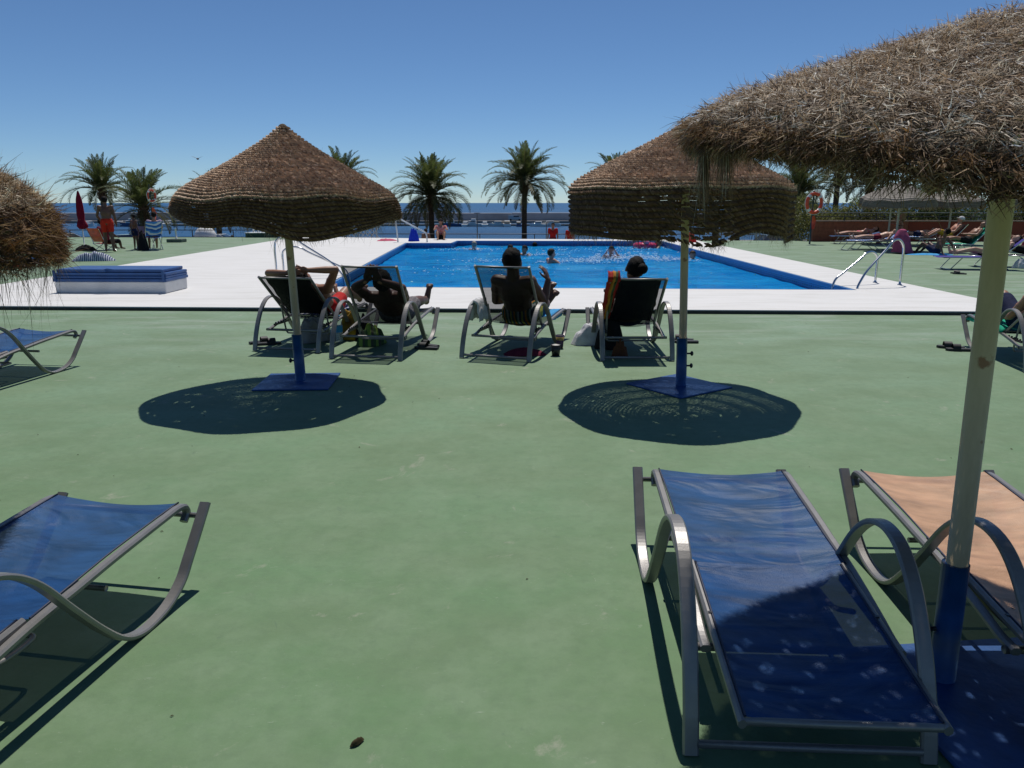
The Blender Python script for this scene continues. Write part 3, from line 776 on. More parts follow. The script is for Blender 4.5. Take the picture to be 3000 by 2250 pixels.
    link('fringe', npmesh('fringe', v, f, c_), M['straw'], root)['kind'] = 'stuff'
    ribs(root, cn)
    return root

# two braided umbrellas in the middle distance
cnL = Canopy(0.935, 2.23, 1.665, 0.20, 2, rh=[(.03, 2, .1), (.02, 3, 1.0), (.012, 8, 0)], zh=[(.035, 2.8, .5)], fh=[(.13, -PI / 2 + .48, .40), (-.13, PI, .60), (-.05, .1, .4)], top=(-.015, 0), curve=.82, sagr=.024)
braided_umbrella((-1.935, 6.87, 0), cnL, 'braided straw umbrella with drooping skirt, its blue base left of the pool loungers', (-.05, 0), (-.02, -.02), .05, 1, seed=21, plate=.33, op=[(PI * .6, .8, .5), (-PI * .85, .5, .6)])
cnR = Canopy(0.945, 2.25, 1.735, 0.37, 3, rh=[(.025, 2, .6), (.012, 3, .3), (.014, 8, 0)], fh=[(.06, -PI / 2, .22), (-.05, -PI / 2 + .6, .3), (.05, -.35, .35), (-.02, PI, .6)], top=(-.04, 0), curve=.9, flare=-.01, off=(-.09, 0), sagr=.010)
braided_umbrella((1.51, 6.69, 0), cnR, 'braided straw umbrella with long flat skirt, half behind the shaggy one', (-.06, 0), (-.02, 0), .62, 2, seed=22, gaps=.55, gap_ph=-PI / 2 - .05, plate=.33, op=[(PI, 1.0, 1.0), (PI / 2, .8, .8), (.3, .9, .6)])
# the big shaggy one close on the right and the curly one at the left edge
cnN = Canopy(0.93, 2.14, 1.855, 0.05, 4, rh=[(.02, 2, .3), (.02, 8, PI)], zh=[(-.185, -PI / 2, 1.0), (.01, PI, .3)], fh=[(.045, -PI / 2, .9)], curve=1.0, sagr=0.0)
shaggy_umbrella((1.475, 2.34, 0), cnN, 'shaggy grey straw umbrella overhead, largest and nearest, on a cream pole', (-.035, 0), (.12, -.12), .1, 1, 31, 21000, 'grey', rp=.034, rs_=.042, plate=.34, tuftlen=(.020, .040),
                corner=[(PI + .02, 160, (-.35, 0, -.5), .04, .09), (PI + .10, 240, (.02, -.05, -1), .07, .19), (PI + .21, 260, (.02, -.05, -1), .05, .14), (PI - .1, 160, (-1, 0, .1), .03, .07)])
cnC = Canopy(1.02, 2.08, 1.60, 0.22, 5, rh=[(.02, 3, .3)], curve=1.25, flare=.03, sagr=0.0)
shaggy_umbrella((-2.94, 3.0, 0), cnC, 'curly russet straw umbrella cut off by the left edge of the view', (.02, 0), (0, 0), .3, 1, 32, 13000, 'russet', hang=(-.9, .5, 320), tuftlen=(.016, .042))

# ================================================================ SUN LOUNGERS
M['alu'] = mat('satin_grey_aluminium', (0.24, 0.232, 0.225), 0.40, metal=0.45, var=0.06, scale=20, bump=0.05, bscale=200)
M['fab_blue'] = mesh_fabric('blue_sling_fabric', (0.013, 0.060, 0.175), 0.07, 0.43, 0.50, 0.20)
M['fab_orange'] = mesh_fabric('sun_bleached_orange_fabric', (0.46, 0.265, 0.155), 0.05, 0.5, 0.25, 0.4)
M['fab_black'] = mesh_fabric('black_mesh_fabric', (0.006, 0.007, 0.010), 0.34, 0.6, 0.2, 0.12)
M['hem'] = mat('dark_hem', (0.02, 0.03, 0.07), 0.6)
LW = 0.345
SIDE = [(0, 0.004), (.035, .14), (.10, .29), (.20, .44), (.31, .53), (.43, .556), (.55, .525), (.66, .44), (.78, .29), (.90, .145), (1.0, .05), (1.10, .012), (1.21, .017), (1.30, .042), (1.38, .09), (1.435, .15), (1.515, .24), (1.60, .338)]
HT, HZ = .69, .272

def make_lounger(label, theta, fab, back_fab=None, group='sun loungers with curved grey arm frames', sag=0.03, name='sun_lounger', ox=0.0):
    root = thing(name, label, 'sun lounger', (0, 0, 0), 0, group)
    th = R(theta); ct, st = math.cos(th), math.sin(th)
    for sx in (-1, 1):
        b = MB(); b.bar([(sx * LW, t, z) for t, z in [(p.y, p.z) for p in smooth_path([(0, a, c) for a, c in SIDE], 5)]], .048, .020)
        b.build('side_frame', M['alu'], root)
        b = MB(); pts = [(1.535, .272), (1.562, .302), (1.548, .334), (1.50, .344), (1.42, .340), (1.1, .315), (.9, .295), (HT, .275), (.45, .236), (.32, .210), (.24, .206)]
        b.bar([(sx * .306, p.y, p.z) for p in smooth_path([(0, a, c) for a, c in pts], 4)], .034, .026); b.build('seat_rail', M['alu'], root)
        # back rail
        b = MB(); n0 = (HT, HZ + .012); Lb = .82
        pts = [(0, n0[0] - ct * Lb * q, n0[1] + st * Lb * q) for q in (0, .25, .5, .75, .97, 1.0)]
        b.bar([(sx * .276, p[1], p[2]) for p in pts], .024, .030); b.build('back_rail', M['alu'], root)
        b = MB(); b.tube([(sx * .270, HT, HZ), (sx * .31, HT, HZ)], .011, n=8); b.build('hinge_bolt', M['black_plastic'], root)
    for nm, t, z, hw, rr in (('floor_bar', 0.006, .036, LW - .02, .013), ('cross_bar', .262, .200, LW - .012, .014), ('cross_bar', 1.568, .290, LW - .012, .012), ('cross_bar', 1.02, .232, .29, .011)):
        b = MB(); b.tube([(-hw, t, z), (hw, t, z)], rr, n=10); b.build(nm, M['alu'], root)
    b = MB(); q = .985; b.tube([(-.276, HT - ct * .82 * q, HZ + .012 + st * .82 * q), (0, HT - ct * .82 * q + .004, HZ + .008 + st * .82 * q), (.276, HT - ct * .82 * q, HZ + .012 + st * .82 * q)], .012, n=8); b.build('back_top_bar', M['alu'], root)
    # support bracket hinged on the back rails
    if theta > 15:
        q = .36; ty, tz_ = HT - ct * .82 * q, HZ + st * .82 * q
        fy, fz = ty - .02 + .10, .115
        pts = smooth_path([(-.25, ty, tz_), (-.25, ty + .03, tz_ - .12), (-.248, fy - .01, fz + .06), (-.235, fy, fz + .01), (-.20, fy + .005, fz), (0, fy + .005, fz), (.20, fy + .005, fz), (.235, fy, fz + .01), (.248, fy - .01, fz + .06), (.25, ty + .03, tz_ - .12), (.25, ty, tz_)], 4)
    else:
        pts = smooth_path([(-.22, .42, .25), (-.22, .60, .17), (-.21, .78, .16), (-.15, .80, .16), (0, .80, .16), (.15, .80, .16), (.21, .78, .16), (.22, .60, .17), (.22, .42, .25)], 4)
    b = MB(); b.tube(pts, .010, n=8); b.build('support_bracket', M['alu'], root)
    for sx in (-1, 1):
        b = MB(); b.box((sx * .272, .50, .245), (.016, .36, .022))
        for k in range(5): b.box((sx * .272, .36 + .06 * k, .262), (.014, .012, .016))
        b.build('ratchet', M['black_plastic'], root)
    def seat(u, v):
        t = HT + .012 + (1.525 - HT) * v
        z0 = np.interp(t, [.69, .9, 1.1, 1.45, 1.56, 1.6], [.288, .306, .327, .352, .356, .35])
        s = math.sin(PI * u) ** .8; x = (u - .5) * 2 * (.290 - .006 * math.sin(PI * v))
        return (x, t, float(z0) - s * (sag + .5 * sag * math.sin(PI * v)) + .003 * math.sin(v * 21 + u * 4) * s)
    vs, fs = grid(seat, 16, 30); b = MB(); b.add(vs, fs, True); b.build('seat_fabric', fab, root)
    def back(u, v):
        q = .015 + .965 * v; s = math.sin(PI * u) ** .8; x = (u - .5) * 2 * .266
        dd = s * (sag * (.7 + .9 * math.sin(PI * min(1, v * 1.0)))) - (.010 * s if v < .05 else 0)
        y, z = HT - ct * .82 * q, HZ + .024 + st * .82 * q
        return (x, y - st * dd * (1 if theta > 15 else 0), z - ct * dd)
    vs, fs = grid(back, 16, 26); b = MB(); b.add(vs, fs, True); b.build('back_fabric', back_fab or fab, root)
    for (uu, fn, nm) in ((0, seat, 's'), (1, seat, 's'), (0, back, 'b'), (1, back, 'b')):
        b = MB(); b.tube([Vector(fn(uu, v / 12)) + Vector((0, 0, .002)) for v in range(13)], .004, n=5); b.build('hem_cord', M['hem'], root)
    if ox:
        for c in root.children:
            if c.name.split('.')[0] not in ('side_frame', 'floor_bar', 'cross_bar'): c.location.x = ox
    return root

l5 = make_lounger('empty blue sling lounger in the foreground, beside the cream pole, half shaded', -5.5, M['fab_blue'], sag=.022, ox=.04)
l5.location = (.875, 1.955, 0); l5.rotation_euler = (0, 0, -R(3.0))
l8 = make_lounger('empty lounger with faded orange fabric at the right foreground edge', -5.5, M['fab_orange'], sag=.028)
l8.location = (1.905, 1.94, 0); l8.rotation_euler = (0, 0, -R(2))
l6 = make_lounger('blue sling lounger cut off by the left edge, nearest on that side', -5.5, M['fab_blue'], sag=.022, ox=-.03)
l6.location = (-1.935, 1.60, 0); l6.rotation_euler = (0, 0, -R(9.7)); _l6 = ((-1.935, 1.60, 0), -R(9.7), 'blue sling lounger cut off by the left edge, nearest on that side', 'sun loungers with curved grey arm frames')
l7 = copy_tree(l6, (-4.90, 6.18, 0), -R(8.0), 'blue sling lounger at the far left edge, level with the braided umbrella', 'sun loungers with curved grey arm frames')
l1 = make_lounger('black mesh lounger with the most reclined back, behind the left umbrella pole', 40, M['fab_black'], sag=.045)
l1.scale = (1.08, 1.03, 1.0); l1.location = (-2.48, 8.31, 0); l1.rotation_euler = (0, 0, -R(10.5))
l2 = make_lounger('black mesh lounger, second from left by the pool, arms ringed behind its tall back', 55, M['fab_black'], sag=.03)
l2.scale = (1.08, 1.03, 1.0); l2.location = (-1.53, 7.88, 0); l2.rotation_euler = (0, 0, -R(8.6))
l3 = copy_tree(l2, (-.18, 7.87, 0), -R(18.5), 'black mesh lounger turned to the right with a white towel on its left arm')
l4 = make_lounger('black mesh lounger facing straight to the pool with a red towel over its back', 43, M['fab_black'], sag=.05)
l4.scale = (1.05, 1.02, 1.0); l4.location = (1.30, 7.82, 0); l4.rotation_euler = (0, 0, R(.3))
l9 = make_lounger('lounger with a green towel partly hidden by the cream pole at the right', 35, M['fab_blue'], sag=.03)
l9.location = (5.30, 7.20, 0); l9.rotation_euler = (0, 0, -R(9))

# ================================================================ PEOPLE
def skin(name, col):
    m, n, l, p = nmat(name)
    tc = n.new('ShaderNodeTexCoord'); z = n.new('ShaderNodeTexNoise'); z.inputs['Scale'].default_value = 9; z.inputs['Detail'].default_value = 5
    l.new(tc.outputs['Object'], z.inputs['Vector'])
    r = ramp(n, [(.3, tuple(c * .84 for c in col)), (.7, col)]); l.new(z.outputs['Fac'], r.inputs['Fac']); l.new(r.outputs['Color'], p.inputs['Base Color'])
    p.inputs['Roughness'].default_value = .48; p.inputs['Subsurface Weight'].default_value = .08; p.inputs['Subsurface Radius'].default_value = (.02, .008, .004)
    return m
SK = [skin('tanned_skin', (.33, .16, .09)), skin('light_skin', (.52, .30, .21)), skin('deep_tan_shaded_skin', (.125, .055, .032)), skin('sunburnt_skin', (.50, .23, .15))]  # deep tan darkened further: shade on the lounger sitters put into the colour
HAIR = {'black': mat('black_hair', (.010, .008, .007), .7, var=.2, scale=60, bump=.9, bscale=110, spec=.12), 'brown': mat('brown_hair', (.05, .028, .015), .6, var=.25, scale=60, bump=.9, bscale=110, spec=.15),
        'grey': mat('grey_hair', (.30, .27, .23), .6, var=.2, scale=50, bump=.5, bscale=160), 'blond': mat('blond_hair', (.32, .21, .09), .5, var=.25, scale=60, bump=.6, bscale=160)}
def cloth(name, col, col2=None, scale=12, rough=.85):
    return mat(name, col, rough, var=.12, scale=scale, col2=col2, bump=.5, bscale=30, spec=.2)
CL = {'red': cloth('red_cloth', (.50, .02, .018)), 'orange': cloth('orange_red_cloth', (.55, .03, .015)), 'navy': cloth('navy_cloth', (.012, .018, .06)), 'yellow': cloth('yellow_cloth', (.55, .33, .04)),
      'pink': cloth('pink_cloth', (.62, .12, .19)), 'white': cloth('white_towelling', (.66, .66, .68)), 'greyplaid': cloth('grey_checked_cloth', (.22, .20, .20), (.07, .06, .07), 40), 'black': cloth('black_cloth', (.012, .012, .015)),
      'green': cloth('emerald_towelling', (.015, .36, .22)), 'blue': cloth('sky_blue_towelling', (.06, .33, .66)), 'lilac': cloth('lilac_cloth', (.38, .30, .42)), 'maroon': cloth('maroon_cloth', (.16, .02, .04)), 'teal': cloth('teal_cloth', (.03, .20, .30)),
      'purple': cloth('purple_towelling', (.06, .05, .26)), 'patterned': cloth('red_flowered_cloth', (.50, .05, .05), (.55, .45, .42), 26)}
def stripes(name, cols, axis=0, freq=9.0, rough=.9):
    """printed stripes, flat print on cloth"""
    m, n, l, p = nmat(name); tc = n.new('ShaderNodeTexCoord'); sx = n.new('ShaderNodeSeparateXYZ'); l.new(tc.outputs['UV' if axis == 3 else 'Object'], sx.inputs[0])
    z = n.new('ShaderNodeTexNoise'); z.inputs['Scale'].default_value = 3; l.new(tc.outputs['Object'], z.inputs['Vector'])
    ma = n.new('ShaderNodeMath'); ma.operation = 'MULTIPLY_ADD'; ma.inputs[1].default_value = .12; l.new(z.outputs['Fac'], ma.inputs[0]); l.new(sx.outputs[axis % 3], ma.inputs[2])
    mb = n.new('ShaderNodeMath'); mb.operation = 'MULTIPLY'; mb.inputs[1].default_value = freq; l.new(ma.outputs[0], mb.inputs[0])
    fr = n.new('ShaderNodeMath'); fr.operation = 'FRACT'; l.new(mb.outputs[0], fr.inputs[0])
    r = ramp(n, [(i / len(cols), c) for i, c in enumerate(cols)]); r.color_ramp.interpolation = 'CONSTANT'; l.new(fr.outputs[0], r.inputs['Fac'])
    l.new(r.outputs['Color'], p.inputs['Base Color']); p.inputs['Roughness'].default_value = rough; p.inputs['Specular IOR Level'].default_value = .2
    return m
M['st_navy'] = stripes('navy_white_stripes', [(.60, .62, .66), (.03, .05, .14), (.5, .52, .58), (.05, .07, .18)], 0, 9)
M['st_red'] = stripes('red_orange_stripes', [(.30, .02, .015), (.34, .03, .02), (.42, .18, .03), (.08, .10, .05), (.30, .02, .02)], 0, 7)
M['st_color'] = stripes('leaf_pattern_cloth', [(.45, .42, .08), (.02, .06, .12), (.55, .22, .03), (.03, .10, .06), (.35, .38, .36), (.02, .03, .06)], 0, 8)
M['st_blue'] = stripes('blue_white_stripes', [(.06, .22, .6), (.55, .6, .68), (.03, .10, .38)], 1, 12)
M['st_lime'] = stripes('lime_check_cloth', [(.20, .30, .06), (.06, .07, .05), (.05, .10, .04)], 0, 10)

def remeshed(mb, name, m, parent, voxel=.012, smooth=4):
    me = mb.mesh(name + '_tmp'); o = bpy.data.objects.new(name + '_tmp', me); COL.objects.link(o)
    md = o.modifiers.new('r', 'REMESH'); md.mode = 'VOXEL'; md.voxel_size = voxel; md.use_smooth_shade = True
    s = o.modifiers.new('s', 'SMOOTH'); s.iterations = smooth; s.factor = .5
    dg = bpy.context.evaluated_depsgraph_get(); e = o.evaluated_get(dg); nm = bpy.data.meshes.new_from_object(e)
    bpy.data.objects.remove(o); bpy.data.meshes.remove(me)
    nm.name = name; nm.materials.clear(); nm.materials.append(m)
    return link(name, nm, None, parent)

def frame3(up, fwd):
    up = up.normalized(); side = fwd.cross(up).normalized(); fw = up.cross(side).normalized()
    return Matrix(((side.x, fw.x, up.x), (side.y, fw.y, up.y), (side.z, fw.z, up.z)))      # columns side, fwd, up

def person(label, J, sk=0, hair='black', hair_style='short', loc=(0, 0, 0), rz=0, k=1.0, shorts=None, top=None, hat=None, vox=.012, female=False, group=None, parent_mat=None, fingers=True, bikini=None):
    """J: joints in the person's own frame (x right, y ahead, z up), metres; k scales thickness"""
    root = thing('person', label, 'person', loc, rz, group)
    g = lambda q: Vector(J[q])
    pel, che, nek, hed = g('pelvis'), g('chest'), g('neck'), g('head'); face = Vector(J.get('face', (0, 1, 0))).normalized(); fwd = Vector(J.get('fwd', (0, 1, 0))).normalized()
    b = MB()
    Mt = frame3(nek - pel, fwd); w_ = .92 if female else 1.0
    mid = (pel + che) / 2
    b.ell(pel, (.160 * k, .105 * k, .115 * k), Mt); b.ell(mid, (.135 * w_ * k, .095 * k, .15 * k), Mt); b.ell(che, (.160 * w_ * k, .108 * k, .17 * k), Mt)
    b.ell(che + (nek - che) * .35, (.150 * w_ * k, .09 * k, .11 * k), Mt)
    if female:
        for sx in (-1, 1): b.ell(che + Mt @ Vector((sx * .075 * k, .085 * k, .0)), (.055 * k,) * 3)
    b.cap(nek - (nek - che).normalized() * .05, hed - Vector((0, 0, .02)), .062 * k, .052 * k)
    Mh = frame3(Vector(J.get('hup', tuple(hed - nek))), face)
    b.ell(hed + Mh @ Vector((0, -.005, .02)) * k, (.076 * k, .093 * k, .095 * k), Mh); b.ell(hed + Mh @ Vector((0, .03, -.045)) * k, (.054 * k, .062 * k, .065 * k), Mh)
    b.cap(hed + Mh @ Vector((0, .088, .012)) * k, hed + Mh @ Vector((0, .108, -.02)) * k, .010 * k, .016 * k, 6)
    b.cap(hed + Mh @ Vector((-.02, .088, -.055)) * k, hed + Mh @ Vector((.02, .088, -.055)) * k, .011 * k, .011 * k, 6)
    for sx in (-1, 1): b.ell(hed + Mh @ Vector((sx * .078, -.005, -.01)) * k, (.012 * k, .022 * k, .034 * k), Mh)
    for sd in ('l', 'r'):
        sh, el, wr = g('sh_' + sd), g('el_' + sd), g('wr_' + sd)
        b.cap(che + (nek - che) * .55, sh, .065 * k, .058 * k); b.cap(sh, el, .052 * k, .040 * k); b.ell(sh + (el - sh) * .42, (.052 * k,) * 3)
        b.cap(el, el + (wr - el) * .35, .040 * k, .040 * k); b.cap(el + (wr - el) * .35, wr, .040 * k, .027 * k)
        hd = Vector(J.get('hd_' + sd, tuple((wr - el).normalized()))).normalized(); pn = Vector(J.get('pn_' + sd, (0, 0, 1))); Mp = frame3(hd, pn if abs(pn.normalized().dot(hd)) < .95 else Vector((1, .1, 0)))
        pc = wr + hd * .045 * k; b.ell(pc, (.040 * k, .017 * k, .052 * k), Mp)
        if fingers:
            for i, (ox, ln) in enumerate(((-.030, .060), (-.010, .075), (.010, .070), (.029, .055))):
                a = wr + Mp @ Vector((ox * k, 0, .080 * k)); c = wr + Mp @ Vector((ox * 1.15 * k, .010 * k, (.080 + ln * .55) * k)); e = wr + Mp @ Vector((ox * 1.2 * k, .032 * k, (.080 + ln * .95) * k))
                b.cap(a, c, .0095 * k, .009 * k, 6); b.cap(c, e, .009 * k, .0075 * k, 6)
            sx = 1 if sd == 'l' else -1
            a = wr + Mp @ Vector((sx * .028 * k, 0, .02 * k)); c = wr + Mp @ Vector((sx * .058 * k, .012 * k, .05 * k)); e = wr + Mp @ Vector((sx * .066 * k, .022 * k, .082 * k))
            b.cap(a, c, .013 * k, .011 * k, 6); b.cap(c, e, .011 * k, .009 * k, 6)
        hp, kn, an, to = g('hp_' + sd), g('kn_' + sd), g('an_' + sd), g('to_' + sd)
        b.cap(hp, kn, .088 * k, .056 * k); b.ell(hp + (kn - hp) * .3, (.084 * k,) * 3)
        b.cap(kn, kn + (an - kn) * .35, .055 * k, .056 * k); b.cap(kn + (an - kn) * .35, an, .056 * k, .034 * k)
        fd = (to - an).normalized(); down = (an - kn).normalized()
        b.ell(an + down * .035 * k - fd * .02 * k, (.034 * k, .036 * k, .036 * k)); b.cap(an + down * .03 * k + fd * .02 * k, to + down * .015 * k, .034 * k, .026 * k)
        sidev = fd.cross(down).normalized()
        if fingers:
            for i in range(5):
                a = to + down * .015 * k + sidev * (i - 2) * .015 * k; b.cap(a, a + fd * (.035 - .003 * abs(i - 1)) * k, .010 * k, .009 * k, 6)
    remeshed(b, 'body', SK[sk], root, vox)
    # hair
    h = MB(); c = hed + Mh @ Vector((0, -.012, .028)) * k; rr = (.084, .100, .098); nu, nv = 20, 14
    vs, fs = [], []
    for j in range(nv + 1):
        for i in range(nu):
            th = PI * j / nv * (.80 if hair_style != 'long' else .86); ph = 2 * PI * i / nu
            d = Vector((math.sin(th) * math.cos(ph), math.sin(th) * math.sin(ph), math.cos(th)))
            q = 1.02 + .035 * math.sin(i * 5.1 + j * 2.3) + .025 * math.sin(i * 2.7 - j * 1.9)
            fr = max(0, d.y)                                   # the hairline lies high over the face
            if d.z < .35 and d.y > .1: q *= .86 - .12 * fr
            if hair_style == 'long' and d.z < 0 and d.y < .1: q *= 1.15
            p = Vector((d.x * rr[0], d.y * rr[1], d.z * rr[2] - (.10 if hair_style == 'long' and d.y < .2 and d.z < -.2 else 0))) * k * q
            vs.append(c + Mh @ p)
    for j in range(nv):
        for i in range(nu): fs.append((j * nu + i, (j + 1) * nu + i, (j + 1) * nu + (i + 1) % nu, j * nu + (i + 1) % nu))
    h.add(vs, fs, True)
    if hair_style == 'bun': h.ell(hed + Mh @ Vector((.045, -.105, .035)) * k, (.052 * k, .045 * k, .050 * k), Mh)
    h.build('hair', HAIR[hair], root)
    if hair_style == 'bun':
        b2 = MB(); cc = hed + Mh @ Vector((.035, -.088, .035)) * k; b2.tube([cc + Mh @ Vector((math.cos(a) * .036, -.02, math.sin(a) * .036)) for a in np.linspace(0, 2 * PI, 13)], .009, n=6); b2.build('hair_tie', CL['pink'], root)
    if hat:
        b2 = MB(); t_ = hed + Mh @ Vector((0, -.005, .045)) * k; b2.ell(t_, (.092 * k, .105 * k, .082 * k), Mh); b2.ell(t_ + Mh @ Vector((0, .09, -.01)) * k, (.075 * k, .075 * k, .012 * k), Mh); b2.build('cap', hat, root)
    def sleeve(name, m, segs, ells, v=.014):
        b3 = MB()
        for a, c, ra, rb in segs: b3.cap(a, c, ra * k, rb * k)
        for c, r_ in ells: b3.ell(c, tuple(q * k for q in r_), Mt)
        return remeshed(b3, name, m, root, max(v, vox), 2)
    if shorts:
        m, ln = shorts
        sleeve('swim_shorts', m, [(g('hp_' + s), g('hp_' + s) + (g('kn_' + s) - g('hp_' + s)) * ln, .104, .092 - .012 * ln) for s in 'lr'], [(pel + (che - pel) * .10, (.172, .122, .115))])
    if bikini:
        sleeve('bikini_bottom', bikini, [], [(pel - Mt @ Vector((0, 0, .03)) * k, (.170, .118, .075))])
        sleeve('bikini_top', bikini, [], [(che + Mt @ Vector((0, .01, .01)) * k, (.158, .128, .042))])
    if top:
        m, sl = top
        sg = [(g('sh_' + s), g('sh_' + s) + (g('el_' + s) - g('sh_' + s)) * sl, .070, .056) for s in 'lr'] if sl else []
        sleeve('shirt', m, sg + [(che + (nek - che) * .4, g('sh_' + s), .076, .068) for s in 'lr'], [(mid, (.150, .112, .16)), (che, (.172, .122, .165)), (pel + (che - pel) * .15, (.166, .116, .11))])
    return root

def standing(h=1.75, arms=((.27, .02, 0), (.27, .02, 0)), stride=.0, lean=0.0, bent=0.0):
    s = h / 1.75
    J = dict(pelvis=(0, 0, .95), chest=(0, lean * .4, 1.24), neck=(0, lean * .7, 1.46), head=(0, lean + .01, 1.62), face=(0, 1, 0), hup=(0, .05, 1),
             sh_l=(-.185, lean * .7, 1.42), sh_r=(.185, lean * .7, 1.42), el_l=(-.245, -.02, 1.13), el_r=(.245, -.02, 1.13), wr_l=(-.26, .06, .88), wr_r=(.26, .06, .88), hd_l=(0, .1, -1), hd_r=(0, .1, -1), pn_l=(1, 0, 0), pn_r=(-1, 0, 0),
             hp_l=(-.09, 0, .92), hp_r=(.09, 0, .92), kn_l=(-.11, .02 + stride, .50), kn_r=(.11, .02 - stride, .50), an_l=(-.12, stride, .09), an_r=(.12, -stride, .09), to_l=(-.14, stride + .15, .045), to_r=(.14, -stride + .15, .045))
    return {q: tuple(x * s for x in v) if q not in ('face', 'fwd', 'hup') else v for q, v in J.items()}

def reclined(th, pel=(0, .84, .40), tor=.50, kneel=((-.12, 1.22, .52), (.12, 1.22, .52)), ank=((-.13, 1.60, .44), (.13, 1.60, .44)), toe=((-.15, 1.66, .58), (.15, 1.66, .58)), head_up=None, arms=None, hup=None):
    t = R(th); u = Vector((0, -math.cos(t), math.sin(t))); p = Vector(pel); f = Vector((0, math.sin(t), math.cos(t)))
    nk = p + u * tor; hu = u if head_up is None else Vector(head_up).normalized(); hd = nk + hu * .17
    J = dict(pelvis=p, chest=p + u * tor * .60, neck=nk, head=hd, fwd=f, face=(0, 1, .1), hup=tuple(hu),
             sh_l=nk - u * .05 + Vector((-.195, 0, 0)), sh_r=nk - u * .05 + Vector((.195, 0, 0)),
             hp_l=p + Vector((-.09, .03, -.01)), hp_r=p + Vector((.09, .03, -.01)), kn_l=kneel[0], kn_r=kneel[1], an_l=ank[0], an_r=ank[1], to_l=toe[0], to_r=toe[1])
    sl, sr = J['sh_l'], J['sh_r']
    A = arms or dict(el_l=sl + Vector((-.06, .18, -.20)), el_r=sr + Vector((.06, .18, -.20)), wr_l=sl + Vector((-.04, .42, -.24)), wr_r=sr + Vector((.04, .42, -.24)))
    J.update(A); return J

# --- the four by the pool, each in the frame of the lounger
def on(l): return dict(loc=tuple(l.location), rz=l.rotation_euler[2])
# 1: man lying back, hands clasped behind the head, elbows out
J = reclined(35, pel=(.04, 1.02, .37), tor=.50, kneel=((-.11, 1.40, .47), (.14, 1.40, .52)), ank=((-.14, 1.78, .40), (.17, 1.76, .40)), toe=((-.20, 1.85, .52), (.22, 1.83, .53)), head_up=(0, -.85, .50))
nk = Vector(J['neck'])
J.update(el_l=(-.33, nk.y - .26, nk.z + .17), el_r=(.42, nk.y - .14, nk.z + .21), wr_l=(-.09, nk.y - .30, nk.z + .18), wr_r=(.15, nk.y - .26, nk.z + .21), hd_l=(1, -.2, .1), hd_r=(-1, -.1, .1), pn_l=(0, 1, .3), pn_r=(0, 1, .3))
person('man in red swim shorts on the most reclined lounger, hands behind his head', J, 0, 'black', shorts=(CL['red'], .5), vox=.009, k=1.08, **on(l1))
# 2: man seen through the mesh, arms ringed above the head
J = reclined(32, pel=(.02, 1.06, .36), tor=.45, kneel=((-.12, 1.38, .46), (.16, 1.40, .44)), ank=((-.14, 1.72, .41), (.19, 1.76, .42)), toe=((-.17, 1.79, .54), (.22, 1.82, .57)), head_up=(0, -.45, .9))
nk = Vector(J['neck'])
J.update(el_l=(-.265, nk.y - .16, nk.z + .10), el_r=(.265, nk.y - .16, nk.z + .10), wr_l=(-.075, nk.y - .34, nk.z + .19), wr_r=(.075, nk.y - .34, nk.z + .19), hd_l=(.35, -.2, .8), hd_r=(-.35, -.2, .8), pn_l=(0, 1, .2), pn_r=(0, 1, .2), face=(-.25, 1, -.1))
person('man in grey checked shorts seen through a mesh lounger, arms ringed overhead', J, 2, 'black', shorts=(CL['greyplaid'], .75), vox=.009, k=1.22, **on(l2))
# 3: man sitting up, one hand raised to the face, a foot crossed
J = reclined(61, pel=(.0, .84, .37), tor=.50, kneel=((-.10, 1.22, .52), (.16, 1.26, .44)), ank=((.06, 1.60, .50), (.10, 1.60, .41)), toe=((.14, 1.66, .62), (.18, 1.68, .52)), head_up=(.03, -.15, 1))
sr = Vector(J['sh_r'])
J.update(el_l=(-.27, .80, .52), wr_l=(-.22, 1.02, .50), el_r=(.30, .78, .53), wr_r=(.32, .88, .76), hd_r=(-.35, .1, .9), pn_r=(-1, .2, 0), face=(.05, 1, -.15))
p3 = person('dark haired man sitting up on the lounger turned right, one hand raised near his face', J, 2, 'black', shorts=(M['st_color'], .55), vox=.009, k=1.24, **on(l3))
b = MB(); wv = Vector(J['wr_r']) + (Vector(J['el_r']) - Vector(J['wr_r'])).normalized() * .03
b.tube([wv + Vector((math.cos(a) * .031, math.sin(a) * .031, 0)) for a in np.linspace(0, 2 * PI, 15)], .007, n=6); b.build('wristband', M['black_plastic'], p3)
# 4: woman with the bun
J = reclined(48, pel=(.02, .90, .36), tor=.50, kneel=((-.10, 1.20, .50), (.10, 1.20, .50)), ank=((-.10, 1.58, .42), (.10, 1.58, .42)), toe=((-.12, 1.64, .54), (.12, 1.64, .54)), head_up=(.02, -.22, 1))
J.update(face=(-.1, 1, -.2)); J['hup'] = (.28, -.05, 1)
person('woman with dark bun and pink hair tie on the lounger facing the pool', J, 2, 'black', 'bun', bikini=CL['navy'], female=True, vox=.009, k=1.15, **on(l4))
# 9: navy shorts, knee up, green towel
J = reclined(35, pel=(0, .86, .40), kneel=((-.12, 1.20, .62), (.12, 1.24, .50)), ank=((-.14, 1.44, .41), (.14, 1.60, .42)), toe=((-.15, 1.60, .40), (.16, 1.66, .52)))
person('person in navy shorts lying on a green towel behind the cream pole', J, 0, 'brown', shorts=(CL['navy'], .8), **on(l9))

